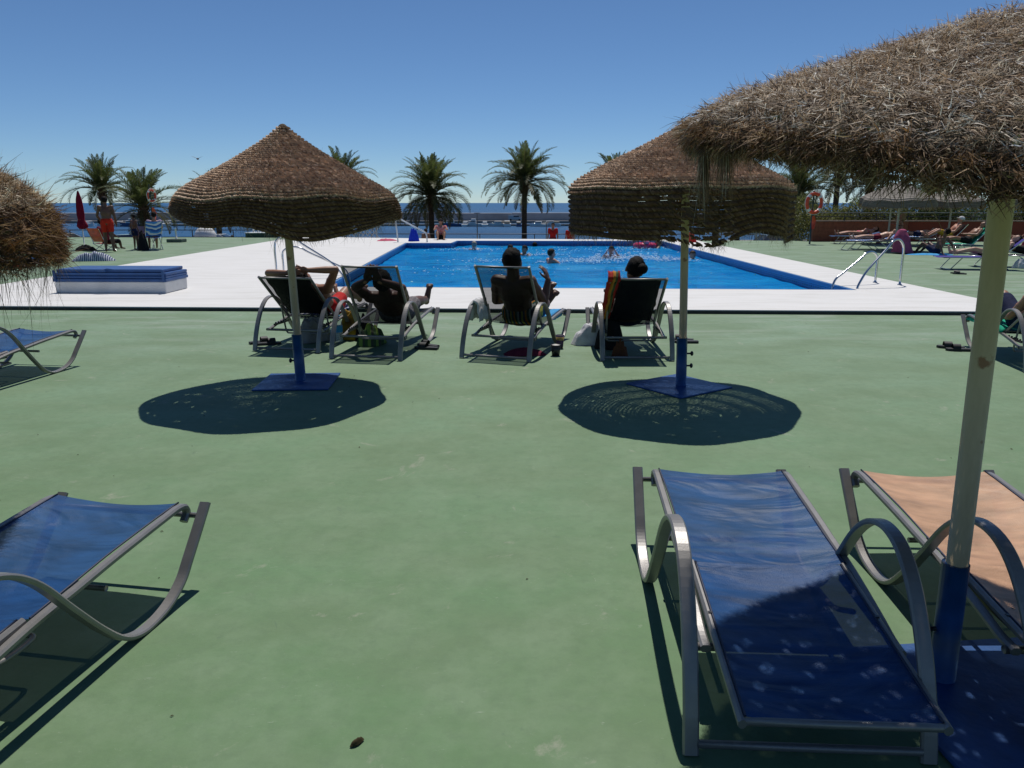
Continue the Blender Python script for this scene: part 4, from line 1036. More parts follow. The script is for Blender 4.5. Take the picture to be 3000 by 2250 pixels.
# --- bathers
def bather(label, x, y, h=1.65, depth=1.30, face=0.0, sk=0, hair='brown', arms='down', k=1.0):
    J = standing(h); J = {q: tuple(v) for q, v in J.items()}; s = h / 1.75
    if arms == 'wide': J.update(el_l=(-.36 * s, .12, 1.30 * s), el_r=(.36 * s, .12, 1.30 * s), wr_l=(-.40 * s, .33, 1.28 * s), wr_r=(.40 * s, .33, 1.28 * s), hd_l=(0, 1, 0), hd_r=(0, 1, 0), pn_l=(0, 0, -1), pn_r=(0, 0, -1))
    if arms == 'up': J.update(el_l=(-.30 * s, .10, 1.36 * s), el_r=(.30 * s, .10, 1.36 * s), wr_l=(-.16 * s, .16, 1.56 * s), wr_r=(.16 * s, .16, 1.56 * s), hd_l=(.3, 0, 1), hd_r=(-.3, 0, 1))
    person(label, J, sk, hair, loc=(x, y, WZ - depth + .05), rz=face, k=k * 1.2, shorts=(CL['navy'], .4), vox=.018, group='bathers in the pool', fingers=False)
bather('grey haired bather alone near the far wall of the pool', -1.45, 29.9, 1.68, 1.44, .5, 1, 'grey')
bather('dark haired bather in the pool, just left of the pair, behind the seated man', -.05, 27.0, 1.62, 1.36, -2.6, 0, 'black')
bather('dark haired bather at the right of the close pair in the pool', .43, 26.5, 1.60, 1.34, 2.5, 0, 'black', 'wide')
bather('dark wet head low in the water against the far pool wall', .93, 31.9, 1.6, 1.50, .2, 2, 'black')
bather('brown haired bather with pale shoulders out of the water, mid pool', 1.16, 23.0, 1.72, 1.36, -1.1, 3, 'brown', 'wide')
bather('bather lifting both hands to the head beside the splashing', 3.19, 25.0, 1.66, 1.34, 3.0, 3, 'black', 'up')
bather('child holding on behind the pink float in the pool', 5.8, 31.0, 1.35, 1.12, 1.6, 0, 'black', 'wide', .85)
bather('sunburnt bather facing us beside the right umbrella pole', 5.66, 24.4, 1.65, 1.44, 3.1, 3, 'brown')

# --- people on the far side
J = standing(1.62, stride=.05); J.update(face=(.2, 1, 0))
person('standing person in a red shirt on the terrace behind the far end of the pool', J, 0, 'black', loc=(1.93, 37.0, tz), rz=R(170), top=(CL['red'], .5), shorts=(CL['maroon'], .8), vox=.018, fingers=False)
J = standing(1.5); person('person in an orange robe beside the right umbrella skirt, behind the pool', J, 3, 'brown', loc=(2.75, 37.2, tz), rz=R(20), top=(CL['orange'], .5), shorts=(CL['orange'], .9), vox=.018, fingers=False)
def seated(tilt=80, pz=.10): 
    p = (0, 0, pz); return reclined(tilt, pel=p, tor=.48, kneel=((-.16, .38, .30 + pz * .3), (.16, .38, .30 + pz * .3)), ank=((-.13, .62, .07), (.13, .62, .07)), toe=((-.14, .76, .05), (.14, .76, .05)),
                                      arms=dict(el_l=(-.28, .10, .32 + pz), el_r=(.28, .10, .32 + pz), wr_l=(-.2, .3, .36 + pz), wr_r=(.2, .3, .36 + pz)))
person('person in a flowered red top and dark cap sitting on the far pool edge', seated(82), 0, 'black', loc=(-3.05, 33.6, .06), rz=R(185), top=(CL['patterned'], .4), shorts=(CL['black'], .4), hat=CL['black'], vox=.018, k=1.05, fingers=False)
person('person whose head shows above the far pool edge', standing(1.35), 0, 'brown', loc=(-4.05, 36.8, tz), rz=R(10), shorts=(CL['navy'], .5), vox=.018, fingers=False)

# left group
J = standing(1.80, stride=.06); J.update(el_l=(-.28, .06, 1.18), wr_l=(-.22, .22, 1.02), face=(.1, 1, 0))
person('man standing with his back to us in orange red shorts among the folding chairs', J, 2, 'black', loc=(-13.35, 25.9, 0), rz=R(18), k=1.08, shorts=(CL['orange'], .55), vox=.014, fingers=False)
J = standing(1.22); J.update(face=(-1, -.3, -.2))
person('child in a dark cap standing next to the man in orange red shorts', J, 2, 'black', loc=(-12.95, 26.9, 0), rz=R(-30), k=.68, shorts=(CL['navy'], .4), hat=CL['black'], vox=.014, fingers=False)
def chair_sit(sz=.40): 
    return reclined(78, pel=(0, 0, sz + .10), tor=.50, kneel=((-.12, .42, sz + .10), (.12, .42, sz + .10)), ank=((-.12, .48, .09), (.12, .48, .09)), toe=((-.13, .62, .05), (.13, .62, .05)),
                    arms=dict(el_l=(-.27, .08, sz + .32), el_r=(.27, .08, sz + .32), wr_l=(-.2, .30, sz + .24), wr_r=(.2, .30, sz + .24)))
person('person in a lilac shirt sitting in the blue striped folding chair', chair_sit(.42), 0, 'black', loc=(-12.45, 27.3, 0), rz=R(35), top=(CL['lilac'], .5), shorts=(CL['teal'], .9), vox=.016, fingers=False)
person('person in dark clothes sitting low in the orange folding chair', chair_sit(.20), 2, 'black', loc=(-13.95, 26.9, 0), rz=R(-20), top=(CL['maroon'], .5), shorts=(CL['black'], .9), vox=.016, fingers=False)

# ================================================================ POOLSIDE THINGS
M['steel'] = mat('polished_steel', (.62, .62, .63), .16, metal=1.0, var=.04, scale=30)
M['white_paint'] = mat('white_gloss_paint', (.72, .72, .70), .35, var=.06)
M['plinth'] = mat('plinth_white_render', (.74, .73, .71), .8, var=.06, scale=4, bump=.4, bscale=60)
M['lid_blue'] = mat('blue_lid_panel', (.018, .082, .26), .45, var=.12, scale=5, bump=.1)
M['rubber'] = mat('black_rubber', (.012, .012, .014), .6)
M['ring_orange'] = mat('lifebuoy_orange', (.72, .075, .02), .4)
M['post_green'] = mat('dark_green_post_paint', (.015, .05, .05), .45)

# covered surge tank with folding blue lids (white plinth)
z0 = .06
bx = thing('covered_tank', 'low white rendered plinth with stacked blue hinged lids beside the pool', 'tank cover', (-6.98, 13.85, z0), R(-1.5))
b = MB(); b.box((0, 0, .10), (1.96, .84, .20), bev=.012); b.build('plinth', M['plinth'], bx)
b = MB(); b.box((0, 0, .225), (2.00, .88, .05), bev=.006); b.build('rim', M['lid_blue'], bx)
b = MB(); b.box((0, .01, .275), (1.98, .86, .044), bev=.008); b.build('lid', M['lid_blue'], bx)
b = MB(); b.box((0, .015, .325), (1.98, .84, .050), bev=.008); b.build('lid', M['lid_blue'], bx)
b = MB(); b.box((-.02, .03, .382), (1.88, .80, .055), bev=.010); b.build('lid', M['lid_blue'], bx)
b = MB(); b.tube([(-.16, -.40, .385), (-.02, -.42, .42), (.06, -.41, .405)], .012, n=6); b.box((-.12, -.43, .385), (.14, .02, .035)); b.build('hasp', M['lid_blue'], bx)
for sx in (-.955, .955):
    b = MB(); b.box((sx, -.447, .30), (.045, .012, .20)); b.build('bracket', M['lid_blue'], bx)

def ladder(loc, rz, label, tall, ext=1.0):
    """two bent steel handrails anchored in the surround and going down into the water; x = along the pool edge, +y into the pool"""
    t = thing('pool_ladder', label, 'pool ladder', loc, rz, 'steel pool ladders')
    for sx in (-.26, .26):
        q = 1.0 if sx * tall > 0 else .70
        pts = smooth_path([(sx, -.95 * ext, 0), (sx, -.95 * ext, .30 * q), (sx, -.95 * ext, .64 * q), (sx, -.91 * ext, .78 * q), (sx, -.80 * ext, .865 * q), (sx, -.66 * ext, .83 * q), (sx, -.54 * ext, .70 * q), (sx, -.20, .34 * q), (sx, .0, .13), (sx, .08, -.02), (sx, .10, -.25), (sx, .10, -1.0)], 4)
        b = MB(); b.tube(pts, .0215, n=12); b.build('handrail', M['steel'], t)
        b = MB(); b.lathe([(.045, 0), (.045, .008), (.028, .022), (.022, .022)], (sx, -.95 * ext, 0), 16); b.build('flange', M['steel'], t)
    for z in (-.30, -.55, -.80):
        b = MB(); b.box((0, .10, z), (.52, .07, .022), bev=.005); b.build('step', M['steel'], t)
    return t
lr = ladder((6.27, 14.42, .06), R(121), 'steel pool ladder at the near right corner of the pool', -1, 1.28)
ll = ladder((-3.64, 16.6, .06), -R(90), 'steel pool ladder on the left side of the pool behind the umbrella pole', 1, 1.4)

# slanting white handrail at the far left corner
t = thing('entry_handrail', 'tall white sloping handrail at the far left corner of the pool', 'handrail', (-4.55, 31.2, .06))
b = MB(); b.tube(smooth_path([(0, 0, 0), (-.03, 0, .45), (-.07, 0, .86), (.02, 0, .95), (.12, 0, .90), (.60, 0, .64), (1.02, .05, .42), (1.13, .05, .30), (1.16, .05, 0)], 5), .028, n=10); b.build('rail', M['white_paint'], t)
b = MB(); b.ell((0, 0, .955), (.05, .05, .045)); b.build('end_knob', M['white_paint'], t)

# lifebuoys on posts
def lifebuoy(loc, rz, label, H, ringz, rk=1.0):
    t = thing('lifebuoy_post', label, 'lifebuoy', loc, rz, 'lifebuoys on poles')
    b = MB(); b.tube([(0, 0, 0), (0, 0, H)], .035, n=10); b.build('post', M['post_green'], t)
    b = MB(); b.tube([(math.cos(a) * .30 * rk, -.09, ringz + math.sin(a) * .36 * rk) for a in np.linspace(0, 2 * PI, 33)], .075 * rk, n=10, flat=.8, cap=False)
    ring = b.build('ring', M['ring_orange'], t)
    for k in range(4):
        a0 = PI / 4 + k * PI / 2; b = MB(); b.tube([(math.cos(a) * .30 * rk, -.09, ringz + math.sin(a) * .36 * rk) for a in np.linspace(a0 - .16, a0 + .16, 5)], .079 * rk, n=10, flat=.8); b.build('band', M['white_paint'], ring)
    b = MB(); b.tube([(math.cos(a) * .39 * rk, -.10, ringz + math.sin(a) * .46 * rk + .02 * math.cos(4 * a)) for a in np.linspace(0, 2 * PI, 33)], .010, n=5, cap=False); b.build('grab_rope', M['white_paint'], ring)
    b = MB(); b.box((0, -.05, ringz), (.30, .03, .04)); b.build('hook', M['post_green'], t)
    b = MB(); b.tube([(.04, -.05, ringz - .50), (.07, -.06, ringz - .72), (.05, -.06, ringz - 1.0)], [.05, .09, .05], n=8); b.build('throw_line', M['ring_orange'], t)
    return t
lifebuoy((11.77, 30.9, 0), R(8), 'orange lifebuoy on a dark green post at the right behind the pool', 2.05, 1.58)
lifebuoy((-15.22, 33.3, 0), R(64), 'orange and white lifebuoy seen edge on, on the tall post at the left', 2.35, 1.88, .62)

# closed red parasol at the left
t = thing('closed_parasol', 'closed dark red parasol standing behind the man in orange red shorts', 'parasol', (-14.95, 27.3, 0))
b = MB(); b.tube([(0, 0, 0), (0, 0, 2.0)], .02, n=8); b.build('pole', M['white_paint'], t)
b = MB(); pr = [(.02, 2.0), (.05, 1.9), (.10, 1.7), (.12, 1.45), (.13, 1.2), (.11, 1.02), (.16, .90), (.19, .80), (.12, .70)]
vs = []; n_ = 24
for r_, z in pr:
    for k_ in range(n_): q = .78 * r_ * (1 + .28 * math.cos(k_ / n_ * 2 * PI * 8)); vs.append((q * math.cos(2 * PI * k_ / n_) + (.10 if z < 1 else 0) * (1 - z), q * math.sin(2 * PI * k_ / n_), z))
b.add(vs, [(i * n_ + k_, i * n_ + (k_ + 1) % n_, (i + 1) * n_ + (k_ + 1) % n_, (i + 1) * n_ + k_) for i in range(len(pr) - 1) for k_ in range(n_)], True)
b.build('canopy', cloth('dark_red_canvas', (.22, .008, .03)), t)

# folding chairs
def folding_chair(loc, rz, label, m, sz=.42, back=.55, group='folding camping chairs'):
    t = thing('folding_chair', label, 'folding chair', loc, rz, group)
    for sx in (-.26, .26):
        b = MB(); b.tube([(sx, -.22, 0), (sx, .24, sz)], .012, n=6); b.tube([(sx, .22, 0), (sx, -.24, sz)], .012, n=6); b.build('leg', M['steel'], t)
        b = MB(); b.tube([(sx, -.20, sz), (sx, -.20 - back * .45, sz + back)], .012, n=6); b.build('back_post', M['steel'], t)
    for y in (-.22, .22):
        b = MB(); b.tube([(-.26, y, .02), (.26, y, .02)], .010, n=6); b.build('foot_bar', M['steel'], t)
    vs, fs = grid(lambda u, v: ((u - .5) * .52, -.22 + .47 * v, sz + .015 - .03 * math.sin(PI * u)), 6, 6); b = MB(); b.add(vs, fs, True); b.build('seat', m, t)
    vs, fs = grid(lambda u, v: ((u - .5) * .52, -.20 - back * .45 * v - .03 * math.sin(PI * u), sz + .06 + (back - .06) * v), 6, 8); b = MB(); b.add(vs, fs, True); b.build('backrest', m, t)
    return t
folding_chair((-13.95, 26.75, 0), R(-20), 'low folding chair with bright orange fabric', mesh_fabric('orange_canvas', (.75, .09, .015), .05), .24, .52)
folding_chair((-12.45, 27.1, 0), R(35), 'folding chair with blue striped cloth and crossed legs', M['st_blue'], .42, .55)
folding_chair((-12.95, 27.6, 0), R(15), 'folding chair heaped with pink and red clothes', CL['lilac'], .40, .4)

def heap(name, label, cat, m, loc, rz, size, hgt, seed, folds=7, parent=None, group=None, nu=36, nv=26, m2=None):
    """crumpled cloth: an irregular, folded heap"""
    r = random.Random(seed); ph = [(r.uniform(0, 6), r.uniform(0, 6), r.uniform(2, folds), r.uniform(2, folds)) for _ in range(7)]
    def f(u, v):
        a = u * 2 * PI; q = v
        rad = 1 + .16 * math.sin(a * 2 + ph[0][0]) + .11 * math.sin(a * 3 + ph[1][0]) + .05 * math.sin(a * 7 + ph[2][0])
        x, y = math.cos(a) * q * rad * size[0] / 2, math.sin(a) * q * rad * size[1] / 2
        h = (1 - q ** 2.4) * hgt
        for p0, p1, k0, k1 in ph: h += hgt * .13 * abs(math.sin(x / size[0] * k0 * 2.4 + p0 + y * 3)) * abs(math.sin(y / size[1] * k1 * 2.4 + p1)) * (1 - q ** 3)
        return (x, y, max(.004, h + .005))
    vs, fs = grid(f, nu, nv); b = MB(); b.add(vs, fs, True)
    o = b.build(name, m, parent); o.location = loc; o.rotation_euler = (0, 0, rz)
    if label: tag(o, label, cat, group)
    return o
heap('towel', 'crumpled blue and white striped towel on the green deck left of the tank lids', 'towel', M['st_navy'], (-11.75, 21.9, 0), .3, (.95, .5), .17, 3)
heap('clothes_pile', 'pink and white clothes heaped between the folding chairs at the left', 'clothes', CL['patterned'], (-12.95, 27.5, .41), .2, (.7, .5), .22, 5)
heap('bag', 'black bag hanging beside the folding chair at the left', 'bag', CL['black'], (-12.65, 26.75, 0), .2, (.42, .3), .45, 6)
heap('bag', 'dark bag on the deck behind the orange folding chair', 'bag', CL['black'], (-14.5, 26.5, 0), .2, (.6, .35), .14, 8)
heap('towel', 'folded blue towel lying on the deck behind the curly umbrella', 'towel', M['st_blue'], (-13.3, 21.6, 0), 0, (.8, .4), .12, 9)
# orange float (dumbbell shaped) and a small board
b = MB(); b.cap((-.22, 0, .045), (.22, 0, .045), .045, .045); b.cap((-.25, 0, .05), (-.12, 0, .05), .06, .05)
tag(b.build('pool_float', M['ring_orange']), 'small orange swimming float lying on the deck at the left', 'float').location = (-12.35, 19.6, 0)
b = MB(); b.box((0, 0, .03), (.5, .3, .05), bev=.02); o = b.build('kickboard', M['st_blue']); tag(o, 'blue and white kickboard lying at the left edge of the deck', 'kickboard'); o.location = (-13.05, 19.6, 0)
# parasol foot without its parasol
t = thing('parasol_base', 'bare grey parasol foot with a short pole on the deck at the left', 'parasol base', (-13.9, 32.4, 0))
b = MB(); b.box((0, 0, .07), (.62, .55, .14), bev=.02); b.build('foot', mat('concrete_grey_green', (.10, .13, .11), .9), t)
b = MB(); b.tube([(0, 0, .14), (0, 0, .55)], .035, n=10); b.build('tube', M['white_paint'], t)
# sandals
def sandals(loc, rz, label, m=None):
    t = thing('sandals', label, 'sandals', loc, rz)
    for sx, yy, a in ((-.07, 0, .1), (.07, .05, -.15)):
        s = MB(); pr = [(-.035, -.13), (.035, -.13), (.040, -.04), (.048, .06), (.036, .13), (0, .15), (-.036, .13), (-.048, .06), (-.040, -.04)]
        ca, sa = math.cos(a), math.sin(a); P = [(sx + x * ca - y * sa, yy + x * sa + y * ca) for x, y in pr]; n_ = len(P)
        s.add([(x, y, .002) for x, y in P] + [(x, y, .028) for x, y in P], [tuple(range(n_))[::-1], tuple(range(n_, 2 * n_))] + [(i, (i + 1) % n_, n_ + (i + 1) % n_, n_ + i) for i in range(n_)])
        sl = s.build('sandal', m or M['rubber'], t)
        vs, fs = grid(lambda u, v: (sx + (math.cos(PI * u) * .048) - sa * (.0 + .08 * v), yy + .0 + .08 * v, .028 + math.sin(PI * u) * .05), 8, 3)
        s = MB(); s.add(vs, fs, True); s.build('strap', M['rubber'], sl)
    return t
sandals((4.98, 8.45, 0), R(75), 'black sliders on the deck by the lounger with the green towel')
sandals((2.06, 8.95, 0), R(80), 'black sandals right of the lounger facing the pool')
sandals((-.93, 8.55, 0), R(70), 'dark sandals at the foot of the second lounger')
sandals((-2.9, 8.8, 0), R(-60), 'dark sandals under the most reclined lounger')
sandals((10.3, 17.8, 0), R(60), 'grey sandals on the deck under the sunbed with the purple towel')
# drinks
def cup(loc, label, m, r_=.038, h=.13, lid=None):
    t = thing('cup', label, 'cup', loc); b = MB(); b.lathe([(r_ * .75, 0), (r_, h), (r_ * .92, h), (r_ * .7, .006)], n=16, closed=True); b.build('cup_wall', m, t)
    b = MB(); b.lathe([(r_ * .9, h - .012), (r_ * .9, h - .008)], n=16); b.build('drink', lid or M['rubber'], t); return t
cup((.47, 8.12, 0), 'dark plastic cup with pale rim standing behind the lounger turned right', M['black_plastic'], .055, .12, M['plinth'])
cup((.54, 8.55, 0), 'printed paper cup behind the dark cup by the turned lounger', stripes('printed_card', [(.10, .06, .12), (.45, .30, .10), (.05, .04, .08)], 2, 9), .048, .15)
t = thing('water_bottle', 'clear plastic water bottle with blue label beside the first lounger', 'bottle', (-2.03, 8.93, 0))
pm, n, l, p = nmat('clear_plastic'); p.inputs['Base Color'].default_value = (.75, .82, .86, 1); p.inputs['Roughness'].default_value = .12
tr = n.new('ShaderNodeBsdfTransparent'); mx = n.new('ShaderNodeMixShader'); mx.inputs[0].default_value = .7; l.new(p.outputs[0], mx.inputs[1]); l.new(tr.outputs[0], mx.inputs[2]); l.new(mx.outputs[0], n['Material Output'].inputs[0])
b = MB(); b.lathe([(.038, 0), (.042, .01), (.042, .09), (.039, .10), (.042, .11), (.042, .21), (.030, .26), (.014, .285), (.014, .30)], n=18); b.build('bottle', pm, t)
b = MB(); b.lathe([(.0428, .12), (.0428, .20)], n=18, closed=False); b.build('label_band', CL['blue'], t)
b = MB(); b.lathe([(.017, .297), (.017, .318)], n=14); b.build('cap', CL['blue'], t)
t = thing('snack_bag', 'yellow and brown beach bag standing between the first two loungers', 'bag', (-1.93, 9.15, 0)); 
o = heap('bag_body', None, None, cloth('mustard_bag', (.50, .30, .03), (.12, .06, .02), 6), (0, 0, 0), 0, (.30, .24), .26, 12, parent=t)
o = heap('bag_body', None, None, CL['black'], (.16, -.05, 0), 0, (.26, .2), .2, 13, parent=t)
heap('bag', 'pale grey cloth bag on the deck under the first lounger', 'bag', cloth('grey_beach_bag', (.30, .29, .27)), (-2.36, 8.98, 0), .4, (.38, .28), .20, 14)
heap('bag', 'lime green and black bag under the second lounger', 'bag', M['st_lime'], (-1.62, 8.75, 0), .4, (.36, .24), .16, 15)
heap('clothes_pile', 'pile of pale grey clothes left of the lounger facing the pool', 'clothes', CL['white'], (.93, 8.80, 0), .1, (.46, .30), .17, 16)
heap('bag', 'black rucksack beside the left arm of the lounger facing the pool', 'bag', CL['black'], (1.10, 8.52, 0), .1, (.30, .26), .30, 17)
heap('bag', 'small brown purse under the lounger facing the pool', 'purse', cloth('brown_leather', (.12, .045, .02)), (1.14, 8.02, 0), .1, (.16, .10), .12, 18)
heap('flat_bag', 'dark reddish flat bag lying in the shade under the turned lounger', 'bag', CL['maroon'], (.12, 8.15, 0), .1, (.5, .2), .05, 19)

# towels on the loungers: draped sheets following what they lie on
def drape(label, m, pts_fn, nu, nv, lounger, name='towel', seed=1, jig=.012):
    r = random.Random(seed); a = [r.uniform(0, 6) for _ in range(4)]
    def f(u, v):
        p = Vector(pts_fn(u, v)); w_ = jig * (math.sin(u * 17 + a[0] + v * 5) + .7 * math.sin(v * 23 + a[1] + u * 4)) * .5
        return p + Vector((w_ * .6, w_, abs(w_)))
    vs, fs = grid(f, nu, nv); b = MB(); b.add(vs, fs, True); o = b.build(name, m)
    sol = o.modifiers.new('thick', 'SOLIDIFY'); sol.thickness = .006
    o.location = lounger.location; o.rotation_euler = lounger.rotation_euler
    return tag(o, label, 'towel')
def back_pt(x, q, th, off): t_ = R(th); return (x, HT - math.cos(t_) * .82 * q - math.sin(t_) * off, HZ + .024 + math.sin(t_) * .82 * q - math.cos(t_) * off)
# red striped towel over the left of lounger four's back: hangs over the top and down the side
def rt4(u, v):
    q = 1.03 - max(0, (v - .12)) * 1.02; x = -.305 + u * (.11 - .03 * v); off = .05 * math.sin(PI * min(1, v * 4)) if v < .25 else .025
    if v < .12: q = 1.03; off = -.05 + .1 * v / .12
    return back_pt(x - (.02 if u < .1 else 0), q, 43, off)
drape('red, orange and yellow striped towel hanging over the left of the lounger back', M['st_red'], rt4, 14, 26, l4, seed=4, jig=.016)
def wt3(u, v):          # white towel over the left arm of lounger three
    a = v * 2.2 - 1.1; return (-LW + math.sin(a) * (.055 + .02 * u) + (.01 * math.sin(u * 9)), .30 + .34 * u, .575 + .0 - abs(a) ** 1.5 * .20 - .05 * (u - .4) ** 2)
drape('white towel thrown over the left arm of the turned lounger', CL['white'], wt3, 16, 18, l3, seed=5, jig=.02)
def bt3(u, v):
    x = -.27 + u * .60; return (x if x < .29 else .29 + (x - .29) * .3, .98 + .58 * v, .338 + .014 * v - .02 * math.sin(PI * u) - max(0, x - .29) * 2.2)
drape('sky blue towel on the foot end of the turned lounger', CL['blue'], bt3, 14, 16, l3, seed=6, jig=.014)
def gt9(u, v): return (-.33 + .66 * u, .66 + .92 * v, .335 + .02 * v - .03 * math.sin(PI * u) - (.06 if u in (0, 1) else 0))
drape('emerald green towel spread on the lounger behind the cream pole', CL['green'], gt9, 14, 16, l9, seed=7, jig=.016)
def wt1(u, v): return (-.26 + .52 * u, .74 + .80 * v, .322 + .03 * v - .02 * math.sin(PI * u))
drape('pale towel under the man on the most reclined lounger', M['st_navy'], wt1, 12, 14, l1, seed=8, jig=.014)

def bt_(th, x0, x1, q0, q1, off):
    return lambda u, v: back_pt(x0 + (x1 - x0) * u, q0 + (q1 - q0) * v, th, off - .012 * math.sin(PI * u))
drape('black towel lining the back of the most reclined lounger', CL['black'], bt_(40, -.245, .245, .98, .06, -.004), 10, 18, l1, seed=31, jig=.008)
drape('dark navy towel lining the back of the lounger facing the pool', CL['navy'], bt_(43, -.20, .24, .97, .04, -.002), 10, 18, l4, seed=32, jig=.010)
# pool inflatables, bag by the edge
t = thing('pool_ring', 'bright pink inflatable ring floating near the far right of the pool', 'pool float', (5.25, 30.9, WZ + .02))
b = MB(); b.tube([(math.cos(a) * .34, math.sin(a) * .34, .06) for a in np.linspace(0, 2 * PI, 25)], .13, n=10, cap=False); b.build('tube', mat('pink_vinyl', (.80, .04, .14), .25), t)
b = MB(); b.ell((.0, -.34, .2), (.12, .09, .1)); b.build('headrest', mat('pink_vinyl_pale', (.85, .25, .35), .25), t)
heap('bag', 'bright blue bag on the far left pool edge', 'bag', cloth('royal_blue_nylon', (.01, .04, .50)), (-4.02, 31.9, .06), .1, (.40, .3), .34, 21)
heap('towel', 'small pink cloth lying on the white paving near the far left corner of the pool', 'towel', CL['pink'], (-5.2, 32.3, .06), .1, (.85, .4), .06, 22)
heap('towel', 'red cloth draped on the far right corner of the pool surround', 'towel', CL['red'], (7.1, 31.2, .06), .1, (.6, .5), .26, 23)

# water splashes, and extra white droplets that stand in for sun glints
r = np.random.RandomState(5); vs = []; fs = []
pm, n, l, p = nmat('splash_glint_white'); p.inputs['Base Color'].default_value = (.85, .92, .97, 1); p.inputs['Roughness'].default_value = .08
for (bx_, by_, sp, nn_, hh) in ((3.9, 24.3, .75, 420, .10), (3.1, 25.0, .35, 110, .10), (1.9, 23.4, .6, 120, .05), (-1.5, 29.7, .6, 70, .03), (.9, 26.6, .45, 60, .04), (-.7, 24.0, .8, 50, .02), (2.6, 29.0, 1.6, 90, .03), (5.4, 30.6, .7, 60, .03), (-1.2, 20.5, 1.2, 40, .015), (5.3, 24.3, .25, 30, .04)):
    for k in range(int(nn_ * 1.5)):
        x, y = bx_ + r.normal(0, sp), by_ + r.normal(0, sp * .6); z = WZ + .012 + abs(r.normal(0, hh)) * math.exp(-((x - bx_) ** 2) / (2 * sp * sp)); s_ = r.uniform(.008, .026)
        if not (-3.4 < x < 6.1): continue
        o_ = len(vs); e_ = s_ * r.uniform(1, 2.6)
        vs += [(x - e_, y, z), (x + e_, y, z), (x, y - s_, z), (x, y + s_, z), (x, y, z - s_ * .5), (x, y, z + s_ * .6)]
        fs += [(o_, o_ + 2, o_ + 5), (o_ + 2, o_ + 1, o_ + 5), (o_ + 1, o_ + 3, o_ + 5), (o_ + 3, o_, o_ + 5), (o_ + 2, o_, o_ + 4), (o_ + 1, o_ + 2, o_ + 4), (o_ + 3, o_ + 1, o_ + 4), (o_, o_ + 3, o_ + 4)]
b = MB(); b.add(vs, fs, True); tag(b.build('splash_glint_droplets', pm), 'white splashes round the bathers, with sun glints added as droplets', 'splash', kind='stuff')

# fallen bits on the deck
tag(heap('dry_leaf', None, None, cloth('dry_leaf_brown', (.06, .045, .02)), (0, 0, 0), .9, (.05, .018), .012, 30, nu=12, nv=5), 'single dark dry leaf on the bare green deck in the foreground', 'leaf').location = (-.47, 2.02, 0)
vs, fs = [], []
for k in range(60):
    x, y = r.uniform(-4, 4), r.uniform(1.6, 11); s_ = r.uniform(.004, .012); a = r.uniform(0, PI); o_ = len(vs)
    vs += [(x - math.cos(a) * s_, y - math.sin(a) * s_, .002), (x + math.sin(a) * s_ * .4, y - math.cos(a) * s_ * .4, .006), (x + math.cos(a) * s_, y + math.sin(a) * s_, .003), (x - math.sin(a) * s_ * .4, y + math.cos(a) * s_ * .4, .005)]
    fs += [(o_, o_ + 1, o_ + 2), (o_, o_ + 2, o_ + 3)]
b = MB(); b.add(vs, fs); tag(b.build('deck_litter', cloth('litter_brown', (.09, .07, .04))), 'tiny crumbs of straw and grit scattered on the green deck', 'litter', kind='stuff')

# ---------------------------------------------------------------- right hand sunbathers
def beach_bed(loc, rz, label, m, back=35, L=1.85, H=.30):
    """low folding bed: frame, fabric, bent tube legs; y = towards the feet"""
    t = thing('sunbed', label, 'sunbed', loc, rz, 'sunbeds on the right of the deck')
    th = R(back); hy = .55
    for sx in (-.29, .29):
        b = MB(); b.tube([(sx, hy, H), (sx, L, H)], .014, n=6); b.build('side_rail', M['steel'], t)
        b = MB(); b.tube([(sx, hy, H), (sx, hy - .7 * math.cos(th), H + .7 * math.sin(th))], .014, n=6); b.build('back_rail', M['steel'], t)
    for ya, yb in ((hy - .25, hy + .15), (L - .2, L - .45)):
        b = MB(); b.tube([(-.29, yb, H), (-.27, ya, .01), (.27, ya, .01), (.29, yb, H)], .012, n=6); b.build('leg', M['steel'], t)
    vs, fs = grid(lambda u, v: ((u - .5) * .58, hy + (L - hy) * v, H + .012 - .03 * math.sin(PI * u)), 6, 10); b = MB(); b.add(vs, fs, True); b.build('seat', m, t)
    vs, fs = grid(lambda u, v: ((u - .5) * .58, hy - .7 * math.cos(th) * v, H + .014 + .7 * math.sin(th) * v - .03 * math.sin(PI * u)), 6, 8); b = MB(); b.add(vs, fs, True); b.build('backrest', m, t)
    return t
def lying(pel=(0, .78, .42), th=10, **kw):
    return reclined(th, pel=pel, tor=.50, kneel=((-.11, pel[1] + .42, pel[2] + .03), (.11, pel[1] + .42, pel[2] + .03)), ank=((-.13, pel[1] + .84, pel[2] - .03), (.13, pel[1] + .84, pel[2] - .03)), toe=((-.16, pel[1] + .90, pel[2] + .11), (.16, pel[1] + .90, pel[2] + .11)), head_up=(0, -1, .35), **kw)
FT = R(90)          # feet to the left
beach_bed((14.6, 31.2, 0), FT, 'sunbed nearest the lifebuoy post, feet end to the left', M['fab_blue'], 12)
person('person lying flat on the sunbed nearest the lifebuoy, pink swimwear', lying(), 3, 'brown', loc=(14.6, 31.2, 0), rz=FT, bikini=CL['pink'], vox=.018, female=True, fingers=False)
beach_bed((15.9, 31.6, 0), FT, 'sunbed with a pink towel behind the seated blonde woman', CL['pink'], 8)
person('blonde woman sitting upright among the sunbeds with one arm raised to her hair', dict(seated(84, .42), **dict(wr_l=(-.2, .12, 1.02), el_l=(-.34, .1, .86))), 0, 'blond', 'long', loc=(15.3, 31.0, 0), rz=R(60), bikini=CL['black'], vox=.018, female=True, fingers=False)
beach_bed((13.75, 27.6, 0), FT, 'sunbed with a blue and white towel and raised back, behind the right ladder', M['st_blue'], 28)
